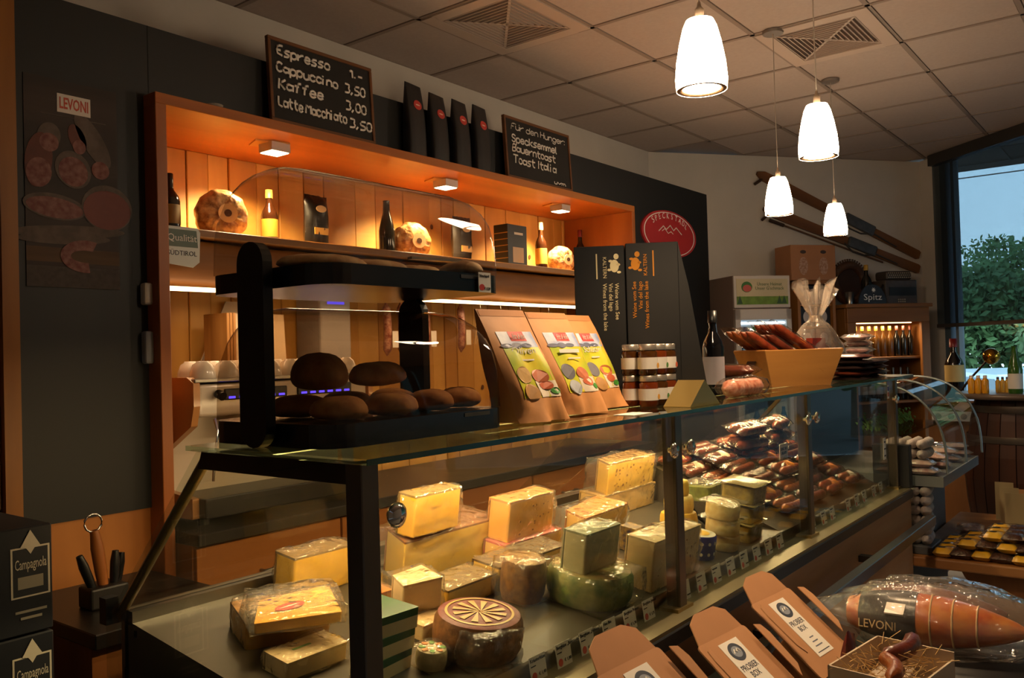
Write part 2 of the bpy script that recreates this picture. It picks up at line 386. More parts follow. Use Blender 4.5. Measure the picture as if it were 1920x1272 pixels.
# outdoors: lawn, hill, trees, parked car
OUT = -N3
gr = struct(MB().box((0, 0, 0), (60, 60, .1), T(*(B2 + OUT * 30 + D3 * 2)) @ T(0, 0, -.4)).build('ground_outside', mat('#2f3230', .9, noise_amt=.3, scale=2)))
hc = B2 + OUT * 55 + D3 * 4
hill = MB().sheet(lambda a, b: ((a - .5) * 120, b * 26 - 6, (math.sin(b * PI / 2) * 44) * (.8 + .4 * noise.noise(Vector((a * 5, b, 0)))) - .5), 24, 8, Matrix.LocRotScale(hc, Vector((0, 1, 0)).rotation_difference(OUT), None))
struct(hill.build('hills', mat('#33463a', .95, noise_amt=.25, scale=.2)))
def tree(u, v, dist, h, lab):
    d = ray(u, v); p = CAM + d * (dist / d.dot(fwd)); t = thing('tree', lab, 'tree', (p.x, p.y, -.3), 0, 'trees beyond the window')
    MB().tube([(0, 0, 0), (.1, 0, h * .4), (0, .1, h * .7)], [.16, .12, .06], 8).build('trunk', mat('#4a3b2c', .9), t)
    fm = MB(); rr = random.Random(int(u)); vs = []; fs = []
    for i in range(3200):
        c = Vector((rr.gauss(0, 1), rr.gauss(0, 1), rr.gauss(0, 1))).normalized() * (rr.random() ** .4)
        c = Vector((c.x * h * .34, c.y * h * .34, h * .62 + c.z * h * .40)); s_ = .06 + .09 * rr.random()
        a1 = Vector((rr.gauss(0, 1), rr.gauss(0, 1), rr.gauss(0, 1))).normalized(); b1 = a1.orthogonal().normalized()
        n0 = len(vs); vs += [c + a1 * s_, c + b1 * s_ * .6, c - a1 * s_, c - b1 * s_ * .6]; fs.append((n0, n0 + 1, n0 + 2, n0 + 3))
    o = fm.add(vs, fs).build('foliage', mat('#5d7d45', .8, noise_amt=.5, scale=.8), t, fix=False); o['kind'] = 'stuff'
for u, v, dd, h, lab in ((1842, 640, 21, 3.6, 'leafy green tree outside the window beside the frame'), (1905, 640, 27, 5.0, 'taller leafy green tree outside behind the parked car'),
                         (2010, 640, 18, 3.0, 'low leafy green tree outside at far side of car'), (1865, 640, 38, 6.4, 'distant green tree outside below the blue hill')):
    tree(u, v, dd, h, lab)
for i, (x, y, h) in enumerate(((17, -2.6, 4.0), (20, -5.4, 4.6), (14.5, -5.6, 3.6), (24, -2.4, 5))):  # unseen trees added outside to darken the window reflection in the counter glass
    d = Vector((x, y, 0)) - CAM; tree(960 + FPX * d.dot(right) / d.dot(fwd), 640, d.dot(fwd), h, ('added round unseen tree darkening pane reflections beyond the middle window', 'added tall unseen tree darkening pane reflections beyond the last window', 'added small unseen tree darkening pane reflections beside the last window', 'added far unseen tree darkening pane reflections beyond the car')[i])
d = ray(1890, 665); p = CAM + d * (13 / d.dot(fwd))
car = thing('parked_car', 'pale parked car outside the shop window', 'car', (p.x, p.y, -.35), 40)
cp = [(-2.0, .25), (-2.0, .75), (-1.5, .9), (-1.0, 1.35), (.6, 1.4), (1.2, .95), (2.0, .8), (2.05, .25)]
MB().prism(cp, -.8, .8, RX(90)).build('body', mat('#c9d6dd', .3, coat=.6), car, .06)
MB().prism([(-1.32, .95), (-.92, 1.29), (-.2, 1.31), (-.2, .95)], -.81, .81, RX(90)).build('side_window', mat('#5f7684', .1), car)
MB().prism([(-.12, .95), (-.12, 1.31), (.55, 1.33), (1.0, .95)], -.81, .81, RX(90)).build('side_window', mat('#5f7684', .1), car)
for sx in (-1.25, 1.25):
    for sy in (-.72, .72): MB().cyl((0, 0, -.1), .32, .2, 20, T(sx, sy, .32) @ RX(90)).build('wheel', BLACKM, car)

# ================================================================ BACK: black partition, timber post, wood splashback
YP = 2.755; zt = at(1334, 368, YP).z; zb0 = at(94, 984, YP).z; XP0, XP1 = at(30, 400, YP).x - .3, 6.03
NX0, NX1, NZT = at(291, 190, 2.68).x + .01, at(1190, 390, 2.68).x - .01, .5 * (at(291, 172, 2.68).z + at(1190, 386, 2.68).z) - .01
PWM = mat('#101214', .55, noise_amt=.15, scale=2)
pw = struct(MB().bb((XP0, YP, zb0), (NX0, YP + .04, zt)).build('wall_partition', PWM))
struct(MB().bb((NX1, YP, 0), (XP1, YP + .04, zt)).build('wall_partition_right', PWM))
struct(MB().bb((NX0, YP, NZT), (NX1, YP + .04, zt)).build('wall_partition_top', PWM))
for px in (278,): 
    X = at(px, 150, YP).x
    MB().bb((X - .0015, YP - .001, zb0), (X + .0015, YP + .002, zt)).build('panel_joint', mat('#07080a', .8), pw)
struct(MB().bb((XP0, YP + .01, 0), (NX0, YP + .05, zb0)).build('wall_partition_wood', wood('#b5763a', '#9a5e2a', 'z', 5, .4)))
# timber post and stacked planks at the left
xl = at(28, 400, 2.6).x
tp = struct(MB().bb((xl - .045, 2.58, 0), (xl, 2.66, HC)).build('trim_1', wood('#9c6322', '#7a4813', 'z', 8)))
tw = struct(MB().bb((xl - 1.4, 2.64, 0), (xl - .04, 2.7, HC)).build('wall_timber', mat('#3a2411', .9)))
for k in range(20): MB().bb((xl - 1.4, 2.60, k * .155 + .006), (xl - .045, 2.65, k * .155 + .15)).build('plank', wood('#7a4f22', '#573412', 'x', 7), tw, .006, 1)
# poster with sausages
pa, pb = at(42, 135, YP), at(224, 540, YP)
po = thing('sausage_poster', 'tall dark poster of cut salami hanging on the black wall', 'poster', (0, 0, 0))
x0, x1, z0, z1 = pa.x, pb.x, at(130, 540, YP).z, at(130, 155, YP).z; yy = YP - .003
MB().bb((x0, yy, z0), (x1, YP + .001, z1)).build('sheet', wood('#3a2c26', '#241a16', 'x', 9, .6, 0), po)
W_, H_ = x1 - x0, z1 - z0
def pdisc(cx, cz, a, b, m, rot=0, dy=.001, name='printed_slice'):
    M = T(x0 + cx * W_, yy - dy, z0 + cz * H_) @ RY(rot) @ RX(90); MB().prism(ell(a * W_, b * W_), -.0002, .0004, M).build(name, m, po)
sal = mat('#5e2019', .6, h2='#7d5248', scale=55, noise_amt=.3); cas = mat('#5e5048', .7, noise_amt=.4, scale=30); ora = mat('#5e2614', .6, noise_amt=.3, scale=25); mor = mat('#6a2e24', .6, noise_amt=.1, scale=40)
MB().bb((x0, yy - .0006, z0), (x1, yy, z0 + .1 * H_)).build('printed_stone', mat('#4a4340', .8, noise_amt=.3, scale=60), po)
MB().bb((x0, yy - .0006, z0 + .12 * H_), (x1, yy, z0 + .19 * H_)).build('printed_board', wood('#5e4834', '#463222', 'x', 12, .7, 0), po)
for a in ((.14, .60, .14, .30, ora, 8), (.25, .72, .12, .15, cas, 15), (.55, .73, .09, .16, ora, -20), (.72, .73, .12, .33, cas, -32), (.50, .575, .19, .21, cas, -30), (.30, .385, .33, .14, cas, 5), (.87, .405, .29, .26, cas, 0), (.45, .27, .62, .07, cas, -4), (.4, .235, .5, .06, cas, -3)):
    pdisc(a[0], a[1], a[2], a[3], a[4], a[5], .001 + .0002 * (1 - a[1]))
for a in ((.25, .69, .10, .10, sal, 0), (.57, .69, .07, .08, sal, 0), (.80, .59, .10, .10, sal, 0), (.50, .565, .155, .165, sal, -30), (.30, .38, .30, .11, sal, 5), (.87, .395, .27, .22, mor, 0), (.14, .54, .13, .16, sal, 10)):
    pdisc(a[0], a[1], a[2], a[3], a[4], a[5], .0016 + .0002 * (1 - a[1]))
MB().sheet(lambda a, b: (x0 + W_ * (.62 + (.22 + .11 * (b - .5)) * math.cos(PI * (.35 + 1.2 * a))), yy - .0024, z0 + H_ * (.155 + (.055 + .05 * (b - .5)) * math.sin(PI * (.35 + 1.2 * a)))), 16, 2).build('printed_sausage', sal, po)
MB().bb((x0 + .34 * W_, yy - .002, z0 + .845 * H_), (x0 + .70 * W_, yy, z0 + .935 * H_)).build('brand_label', mat('#cfc6bc', .6), po)
text('LEVONI', .05, mat('#b5452e', .6), po, T(x0 + .52 * W_, yy - .0022, z0 + .866 * H_) @ RX(90), fit=.31 * W_, bold=.001)
MB().bb((x0 + .17 * W_, yy - .001, z0 + .825 * H_), (x0 + .87 * W_, yy, z0 + .828 * H_)).build('printed_rule', cas, po)
# round shop sign
sc = at(1254, 440, YP); sg = thing('shop_sign', 'round red sign with white lettering and mountains on black wall', 'sign', (sc.x, YP, sc.z))
rx = .5 * (at(1304, 440, YP).x - at(1203, 440, YP).x); rz = .163
MB().prism(ell(rx, rz, 48), 0, .012, RX(90)).build('disc', mat('#a3252a', .5), sg)
ring = MB(); n = 56
for k in range(n):
    a, b = 2 * PI * k / n, 2 * PI * (k + 1) / n
    for s0, s1 in ((.90, .93),):
        ring.add([(rx * s0 * math.cos(a), -.0125, rz * s0 * math.sin(a)), (rx * s1 * math.cos(a), -.0125, rz * s1 * math.sin(a)), (rx * s1 * math.cos(b), -.0125, rz * s1 * math.sin(b)), (rx * s0 * math.cos(b), -.0125, rz * s0 * math.sin(b))], [(0, 1, 2, 3)])
ring.build('ring_line', WHITE, sg)
for i, ch in enumerate('SPECKSTADL'):
    a = math.radians(145 - i * 110 / 9); text(ch, .055 if ch != 'S' or i else .066, WHITE, sg, T(rx * .70 * math.cos(a), -.0125, rz * .66 * math.sin(a)) @ RY(-(math.degrees(a) - 90) * .75) @ RX(90))
mt = MB()
mt.tube([(x * rx, -.0125, z * rz) for x, z in ((-.42, .05), (-.25, .30), (-.15, .17), (.0, .38), (.12, .18), (.22, .33), (.42, .08))], .004, 5)
mt.tube([(x * rx, -.0125, z * rz) for x, z in ((-.3, .08), (-.2, .2), (-.08, .02), (.02, .12), (.1, .03))], .003, 5)
mt.build('mountain_line', WHITE, sg)

# ================================================================ NICHE SHELF UNIT
YS = 2.68; YB = 3.2
X0, X1 = at(291, 190, YS).x, at(1190, 390, YS).x; ZT = .5 * (at(291, 172, YS).z + at(1190, 386, YS).z); TH = .038
NW = wood('#b06a30', '#995420', 'x', 6, .4); NV = wood('#a8622c', '#8e4c1e', 'z', 6, .4)
ni = thing('niche_shelf', 'long orange-brown wooden shelf niche with lit pine plank back', 'shelf', (X0, YS, 0))
def nb(name, lo, hi, m, bev=.002): return MB().bb((lo[0] - X0, lo[1] - YS, lo[2]), (hi[0] - X0, hi[1] - YS, hi[2])).build(name, m, ni, bev, 1)
nb('top_board', (X0, YS, ZT - TH), (X1, YB + .03, ZT), NW)
nb('side_board', (X0, YS, .1), (X0 + .04, YB + .03, ZT - TH), NV); nb('side_board', (X1 - .035, YS, .1), (X1, YB + .03, ZT - TH), NV)
ZS = at(310, 423, YS + .03).z
PIN = [wood('#cf9a48', '#b57f34', 'z', 5, .5, .12), wood('#d8a552', '#c08a3c', 'z', 7, .5, .12), wood('#c89040', '#aa742e', 'z', 6, .5, .12)]
x = X0 + .04; k = 0
while x < X1 - .04:
    w = min(rnd.choice((.10, .14, .17, .12, .2)), X1 - .035 - x)
    nb('plank', (x + .0015, YB + rnd.uniform(-.004, .004), .85), (x + w - .0015, YB + .03, ZT - TH), PIN[k % 3], .003); x += w; k += 1
for kx, kz in ((.12, 2.1), (.55, 1.35), (1.1, 2.05), (1.9, 2.2), (2.3, 1.3), (2.8, 2.1)):
    MB().prism(ell(.011, .014, 12), 0, .002, T(kx, YB - YS - .0045, kz) @ RX(90)).build('wood_knot', mat('#5e3712', .6), ni)
sb = nb('shelf_board', (X0 + .04, YS + .03, ZS - .028), (X1 - .035, YB, ZS), wood('#a06a2c', '#7e4e1c', 'x', 6), .003)
# rough hewn beam below the shelf
ZB1, ZB0 = ZS - .03, ZS - .2
def beamf(a, b):
    X = a * (X1 - X0 - .08); t = b * 2 * PI; yq = math.cos(t); zq = math.sin(t)
    e = lambda q: math.copysign(abs(q) ** .4, q)
    nz = noise.noise(Vector((X * 3, b * 4, 0))) * .012 + noise.noise(Vector((X * 9, b * 9, 3))) * .005
    return (.04 + X, .19 + e(yq) * (.13 + nz), (ZB0 + ZB1) / 2 + e(zq) * (.085 + nz * .6))
MB().sheet(beamf, 60, 16).build('hewn_beam', wood('#8e5a24', '#63390f', 'x', 9, .6, .4), ni)
zl = at(345, 519, YS + .05).z
MB().bb((.04, .035, ZB0 - .02), (X1 - X0 - .04, .06, ZB0 - .006)).build('light_strip', emit('#ffd9a0', 4.0), ni)
light('strip_light', 'AREA', ((X1 - X0) / 2, .16, ZB0 - .03), 5, WARM, ni, X1 - X0 - .2, .03)
# three surface downlights
for (ua, va) in ((510, 268), (832, 337), (1048, 384)):
    q = atZ(ua, va, ZT - TH)
    lx, ly = q.x - X0, q.y - YS
    dl = MB().prism([(lx - .085, ly - .01), (lx + .05, ly - .05), (lx + .06, ly + .05), (lx - .05, ly + .085)], ZT - TH - .006, ZT - TH).build('lamp_plate', mat('#b98a4a', .35, .6), ni)
    MB().bb((lx - .035, ly - .045, ZT - TH - .04), (lx + .055, ly + .04, ZT - TH - .005)).build('lamp_housing', mat('#b9b4ac', .4, .3), dl)
    MB().bb((lx - .03, ly - .04, ZT - TH - .043), (lx + .05, ly + .035, ZT - TH - .040)).build('lamp_lens', emit('#ffdca8', 9), dl)
    light('niche_spot', 'SPOT', (lx, ly + .02, ZT - TH - .06), 42, (1, .74, .40), ni, .03, rot=(12, 0, 0), spot=130, blend=.6)
# switch boxes on left side board
s1 = at(281, 552, YS + .02)
for vv, hh, mm, nm in ((552, .075, mat('#b9b3a8', .4), 'white plastic switch box on shelf side board'), (652, .11, mat('#8e8f92', .35), 'grey pull handle on shelf side board')):
    q = atX(282, vv, X0); o = MB().box((0, 0, 0), (.03, .035, hh)).build('switch_box' if hh < .1 else 'pull_handle', mm, None, .008, 2)
    o.location = (X0 - .014, min(q.y, YP - .019), q.z); tag(o, nm, 'switch' if hh < .1 else 'handle')
# shield sticker
q = at(322, 463, YS + .045); o = MB().prism([(-.07, .07), (.05, .07), (.06, .055), (.055, -.05), (.03, -.07), (-.07, -.06)], 0, .003, RX(90)).build('shield_sign', mat('#c9cdc8', .5), None)
o.location = (X0 + .113, YS + .027, q.z); tag(o, 'grey and white shield-shaped sign hung on the hewn beam', 'sign')
MB().prism([(-.066, .06), (.045, .06), (.05, .0), (-.066, .0)], .003, .0035, RX(90)).build('sign_field', mat('#5f6f66', .6), o)
text('Qualität', .034, WHITE, o, T(.045, -.0045, .02) @ RX(90), align='RIGHT'); text('SÜDTIROL', .024, INK, o, T(.045, -.0035, -.03) @ RX(90), align='RIGHT')

# ---------------------------------------------------------------- bottles and packs on the shelf
def bottle(name, label, loc, h, r, m, label_m=None, cap_m=None, kind='wine', group=None, cat='bottle', lab=(.2, .5)):
    t = thing(name, label, cat, loc, 0, group)
    if kind == 'wine': pr = [(r * .9, 0), (r, .01), (r, h * .56), (r * .85, h * .64), (r * .42, h * .74), (r * .36, h * .8), (r * .36, h * .985), (r * .3, h)]
    elif kind == 'beer': pr = [(r * .9, 0), (r, .01), (r, h * .5), (r * .8, h * .62), (r * .45, h * .8), (r * .4, h * .97), (r * .44, h)]
    else: pr = [(r * .9, 0), (r, .008), (r, h * .72), (r * .7, h * .8), (r * .5, h * .84), (r * .5, h)]
    MB().lathe(pr, 18).build('glass_body', m, t)
    if label_m: MB().lathe([(r + .0008, h * lab[0]), (r + .0008, h * lab[1])], 18, cap=False).build('label', label_m, t)
    if cap_m: MB().lathe([(r * .56 if kind == 'jar' else r * .46, h * .86), (r * .54 if kind == 'jar' else r * .42, h * 1.004), (.001, h * 1.004)], 14).build('cap', cap_m, t)
    return t
DKG = mat('#15120c', .12, spec=.7); BRG = mat('#2b1508', .12, spec=.7)
def shelf_at(u, v, Y): p = at(u, v, Y); return (p.x, p.y, ZS)
def hpx(u, v0, v1, Y): return at(u, v0, Y).z - at(u, v1, Y).z
YI = 2.98
for (u, v0, lab, m, lm, cm, kd, Y, r) in (
    (318, 330, 'dark slim bottle at the left end of the niche shelf', DKG, mat('#6b5420', .6), None, 'wine', 2.95, .036),
    (504, 357, 'wine bottle with plain orange label seen through the bread dome', BRG, mat('#c08427', .6), mat('#8a6a30', .5), 'wine', 3.02, .036),
    (724, 377, 'short-necked dark bottle without label beside a wrapped wheel', DKG, None, None, 'beer', 3.02, .04),
    (1013, 418, 'brown wine bottle with small yellow label beside black carton', BRG, mat('#c09a3a', .6), mat('#b89a68', .5), 'wine', 3.0, .036),
    (1087, 432, 'dark bottle with red and white neck at right end of shelf', DKG, None, mat('#7d2a2a', .5), 'wine', 3.05, .036)):
    p = at(u, v0, Y); bottle('wine_bottle', lab, (p.x, Y, ZS), max(.24, p.z - ZS), r, m, lm, cm, kd, 'bottles on the niche shelf')
def wheel_pack(u, v, rpx, Y, lab):
    p = at(u, v, Y); r = rpx * mpp(p)
    t = thing('wrapped_fruit_wheel', lab, 'cheese', (p.x, Y, ZS + r * .99), -20, 'cellophane wrapped wheels on the shelf')
    def f(a, b):
        th = 2 * PI * a; k = b
        rr = r * (1 + .022 * math.sin(11 * th) + .05 * noise.noise(Vector((3 * math.cos(th), 3 * math.sin(th), k * 3 + u))))
        ph = PI * k; q = math.sin(ph) ** .5
        return (rr * q * math.cos(th), -.06 * math.cos(ph) * (1 + .3 * noise.noise(Vector((8 * q * math.cos(th), 8 * q * math.sin(th), u)))), rr * q * math.sin(th))
    MB().sheet(f, 36, 12).build('loaf', mat('#8a5a2c', .3, noise_amt=.5, scale=40, bump=.5, coat=.8, h2='#d9b27a'), t)
    M = T(r * .1, -.066, 0) @ RX(90)
    MB().prism(ell(r * .36, r * .36, 24), 0, .003, M).build('paper_disc', mat('#d8b98a', .7), t)
    MB().prism(ell(r * .14, r * .14, 18), .003, .004, M).build('printed_emblem', mat('#4a2c14', .7), t)
wheel_pack(414, 384, 49, 2.93, 'large knobbly cellophane wrapped wheel left of the bread display dome')
wheel_pack(771, 432, 38, 3.0, 'cellophane wrapped wheel behind the bread dome next to a dark bottle')
wheel_pack(1051, 476, 27, 2.93, 'small wrapped wheel between wine bottle and end of shelf')
def stand_pack(u0, u1, v0, Y, lab, m, kind='bag'):
    a, b = at(u0, v0, Y), at(u1, v0, Y); w = b.x - a.x; h = a.z - ZS
    t = thing('pasta_pack' if kind == 'bag' else 'gift_carton', lab, 'pack', ((a.x + b.x) / 2, Y, ZS), 0)
    if kind == 'bag':
        pouch(w, h, .07, u0, 8, 10, .3, M=T(0, 0, h / 2) @ RX(90) @ T(0, 0, -.035)).build('foil_bag', m, t)
        MB().bb((-w * .3, -.038, h * .30), (w * .3, -.034, h * .42)).build('clear_patch', mat('#a8803a', .3), t)
        MB().prism(ell(w * .22, h * .06), 0, .003, T(0, -.036, h * .75) @ RX(90)).build('emblem', mat('#c9b48a', .5), t)
    else:
        MB().bb((-w / 2, -.05, 0), (w / 2, .05, h)).build('carton', m, t, .002, 1)
        MB().bb((-w * .26, -.0515, h * .16), (w * .30, -.05, h * .5)).build('window_patch', mat('#9c7a4a', .3), t)
        text('~~~~', .035, mat('#c8c0b0', .6), t, T(.01, -.051, h * .78) @ RX(90), fit=w * .45)
        for k in range(6): MB().bb((-w / 2 - .0008, -.05, h * (.1 + .14 * k)), (-w / 2, .05, h * (.12 + .14 * k))).build('printed_stripe', mat('#8c6a30', .5), t)
stand_pack(570, 612, 364, 2.98, 'black pasta bag with pale crest seen through the dome', mat('#14110e', .3), 'bag')
stand_pack(848, 880, 405, 3.02, 'small dark bag at the right rim of the dome', mat('#241c14', .35), 'bag')
stand_pack(938, 974, 421, 2.95, 'black upright carton with clear window on the niche shelf', mat('#12100e', .4), 'box')

# ---------------------------------------------------------------- on top of the niche
def chalkboard(us, vs, lines, lab, rlab):
    Yc = YS + .022
    a = at(us[0], vs[0], Yc); b = at(us[1], vs[1], Yc)
    w = b.x - a.x; h = a.z - ZT + .01
    t = thing('chalkboard', lab, 'chalkboard', (a.x, Yc, ZT + .002), 0)
    tilt = T(0, 0, 0) @ RX(-3)
    MB().bb((.01, 0, .01), (w - .01, .012, h - .01), tilt).build('slate', mat('#17120f', .8, noise_amt=.3, scale=8), t)
    fm = wood('#6e4524', '#54331a', 'x', 9); f = .014
    for lo, hi in (((0, -.006, 0), (w, .014, f)), ((0, -.006, h - f), (w, .014, h)), ((0, -.006, f), (f, .014, h - f)), ((w - f, -.006, f), (w, .014, h - f))):
        MB().bb(lo, hi, tilt).build('frame_strip', fm, t, .002, 1)
    for s, x, y, hh, ww, r in lines:
        c = MB(); chalk(c, s, 0, 0, hh * h, ww * w, r); 
        c.v = [tuple(tilt @ (Vector((x * w, -.003, y * h)) + Vector((v[0], v[1] * .3, v[2])))) for v in c.v]
        c.build('chalk_writing', mat('#d8d2cc', .9), t)
    return t
chalkboard((505, 700), (68, 130), [('Espresso', .07, .80, .115, .50, .0052), ('1.-', .76, .80, .11, .14, .005), ('Cappuccino', .06, .60, .11, .58, .0052), ('3,50', .70, .585, .11, .22, .005),
    ('Kaffee', .07, .40, .12, .42, .0052), ('3,00', .70, .365, .11, .22, .005), ('Latte Macchiato', .06, .185, .12, .65, .005), ('3,50', .73, .155, .11, .24, .005)],
    'larger chalkboard listing coffee prices on top of the wooden niche', '')
chalkboard((948, 1070), (217, 258), [('FUr den Hunger:', .09, .80, .10, .86, .003), ('Specksemmel', .09, .60, .12, .70, .0045), ('Bauerntoast', .09, .44, .12, .66, .0045),
    ('Toast Italia', .09, .26, .13, .66, .0045), ('uvm.', .70, .07, .06, .22, .003)], 'smaller chalkboard listing snacks on top of the wooden niche', '')
for i, (u, v) in enumerate(((776, 158), (820, 178), (862, 190), (900, 200))):
    p = at(u, v, 2.715); h = p.z - ZT
    t = thing('coffee_bag', ('tall matt black coffee bag with red oval label nearest the price chalkboard', 'matt black coffee bag with red oval label second from the price chalkboard', 'matt black coffee bag with red oval label third from the price chalkboard', 'matt black coffee bag with red oval label nearest the snack chalkboard')[i], 'bag', (p.x, 2.718, ZT), 8, 'coffee bags on the niche')
    w = .128
    def cf(a, b):
        th = 2 * PI * a; k = b; e = lambda q: math.copysign(abs(q) ** .5, q)
        d_ = .030 * (1 - k ** 3) + .003; return (e(math.cos(th)) * w / 2 * (1 - .06 * k), e(math.sin(th)) * d_ + .006 * k * k, k * h)
    MB().sheet(cf, 24, 8).build('bag_body', mat('#141317', .45, noise_amt=.2, scale=20, bump=.15), t)
    M = T(0, -.0235 + .012 * .36, h * .70) @ RX(84); MB().prism(ell(.030, .022), 0, .0022, M).build('oval_label', mat('#b03027', .5), t)
    MB().prism(ell(.016, .003), .0022, .003, M).build('label_print', mat('#d8b8a8', .5), t)
p = at(384, 188, YS + .1); o = MB().lathe([(.02, 0), (.03, .009), (.031, .012)], 16).build('small_saucer', mat('#9a9084', .4), None); o.location = (p.x, YS + .04, ZT + .001); tag(o, 'tiny pale saucer lying on top of the niche', 'saucer')

# ---------------------------------------------------------------- back counter with espresso machine
ZC = .92
bc = thing('back_counter', 'wooden back counter with drawers below the lit niche', 'counter', (X0 + .05, YS, 0))
LB = X1 - X0 - .1
MB().bb((0, -.12, ZC - .04), (LB, YB - YS - .012, ZC)).build('worktop', mat('#2a2622', .4), bc, .003, 1)
MB().bb((.0, -.08, .1), (LB, YB - YS - .02, ZC - .04)).build('carcass', wood('#a5672e', '#8c5222', 'z', 5), bc)
for k in range(5):
    w = LB / 5; dr = MB().bb((k * w + .005, -.10, .5), ((k + 1) * w - .005, -.08, ZC - .05)).build('drawer', wood('#b5733a', '#9a5c28', 'x', 5), bc, .002, 1)
    MB().tube([(k * w + w / 2 - .06, -.10, .75), (k * w + w / 2 - .06, -.125, .75), (k * w + w / 2 + .06, -.125, .75), (k * w + w / 2 + .06, -.10, .75)], .006, 8).build('handle', STEEL, dr)
# lower counter at the left end
xr = at(97, 978, 1.9).x
lc = thing('side_counter', 'low dark worktop below the black wall panel', 'counter', (0, 0, 0))
MB().bb((xl + .01, 2.2, .76), (X0 - .02, YP, .80)).build('worktop', mat('#15110e', .35), lc, .003, 1)
MB().bb((xl + .02, 2.24, 0), (X0 - .03, YP, .76)).build('carcass', wood('#7a4a22', '#5e3514', 'z', 5), lc)
# espresso machine
em = thing('espresso_machine', 'white and orange espresso machine with blue lit buttons in the niche', 'coffee machine', (0, 0, 0))
Ym = YS - .02
e0 = at(375, 735, Ym); xm0 = e0.x; xm1 = xm0 + .78; zt_ = at(420, 706, Ym).z
BODY = mat('#c9b8a4', .35, coat=.3)
prof = [(0.5, ZC + .03), (0.02, ZC + .03), (.02, ZC + .10), (.20, ZC + .12), (.22, ZC + .24), (.02, zt_ - .17), (0, zt_ - .10), (0, zt_ - .02), (.04, zt_), (.5, zt_)]
MB().prism([(xm0 + .03 if False else a, b) for a, b in prof], 0, .025, T(xm0 - .025, Ym, 0) @ Matrix(((0, 0, 1, 0), (1, 0, 0, 0), (0, 1, 0, 0), (0, 0, 0, 1)))).build('side_panel', mat('#c78a50', .35, coat=.3), em, .004, 2)
MB().prism(prof, 0, .025, T(xm1, Ym, 0) @ Matrix(((0, 0, 1, 0), (1, 0, 0, 0), (0, 1, 0, 0), (0, 0, 0, 1)))).build('side_panel', mat('#c78a50', .35, coat=.3), em, .004, 2)
MB().bb((xm0, Ym + .20, ZC + .03), (xm1, Ym + .5, zt_ - .02)).build('body', BODY, em, .006)
MB().bb((xm0, Ym + .01, zt_ - .14), (xm1, Ym + .22, zt_ - .025)).build('front_hood', BODY, em, .012, 3)
MB().bb((xm0 - .02, Ym + .0, zt_ - .02), (xm1 + .02, Ym + .49, zt_ - .006)).build('cup_tray', STEEL, em, .003, 1)
MB().bb((xm0, Ym - .02, ZC + .03), (xm1, Ym + .22, ZC + .10)).build('drip_tray', mat('#3a3734', .35, .6), em, .005)
for k in range(2):
    gx = xm0 + .24 + .32 * k
    MB().lathe([(.055, 0), (.055, .07), (.045, .08)], 20, T(gx, Ym + .11, zt_ - .225)).build('group_head', mat('#c9bdae', .3, .4), em)
    MB().tube([(gx, Ym + .08, zt_ - .235), (gx, Ym - .03, zt_ - .245), (gx, Ym - .10, zt_ - .25)], .013, 8).build('portafilter', BLACK, em)
    pn = MB().bb((gx - .14, Ym + .002, zt_ - .085), (gx + .13, Ym + .012, zt_ - .045)).build('button_panel', BLACK, em, .004)
    for j in range(6): MB().bb((gx - .125 + .043 * j, Ym - .001, zt_ - .080), (gx - .10 + .043 * j, Ym + .004, zt_ - .072)).build('lit_button', emit('#5040ff', 2.5), pn)
MB().tube([(xm0 + .07, Ym + .0, zt_ - .06), (xm0 + .07, Ym - .03, zt_ - .07)], .016, 10).build('steam_knob', BLACK, em)
MB().tube([(xm0 + .06, Ym + .01, zt_ - .15), (xm0 + .055, Ym - .02, zt_ - .19), (xm0 + .03, Ym - .03, zt_ - .28), (xm0 + .025, Ym - .03, zt_ - .36)], .005, 8).build('steam_wand', CHROME, em)
for sx in (xm0 + .04, xm1 - .04):
    for sy in (.06, .42): MB().cyl((sx, Ym + sy, ZC), .02, .032, 12).build('foot', BLACK, em)
cup0 = None
CUPM = mat('#d8c8b4', .2, coat=.5)
for i in range(8):
    cx_, cy_ = xm0 + .050 + .0945 * i, Ym + .06
    for j in range(2):
        if cup0 is None:
            cup0 = thing('coffee_cup', 'white coffee cup turned upside down on the espresso machine', 'cup', (cx_, cy_, zt_ - .006), 80, 'cups on the espresso machine')
            MB().lathe([(.046, 0), (.044, .022), (.034, .05), (.022, .058), (.021, .062), (.001, .06)], 20).build('bowl', CUPM, cup0)
            MB().tube([(.036, 0, .016), (.056, 0, .020), (.058, 0, .034), (.032, 0, .040)], .004, 6).build('handle', CUPM, cup0)
        else:
            c = copy_tree(cup0); c.location = (cx_ + .02 * j, cy_ + .11 * j, zt_ - .006); c.rotation_euler = (0, 0, rnd.uniform(1.2, 1.7))
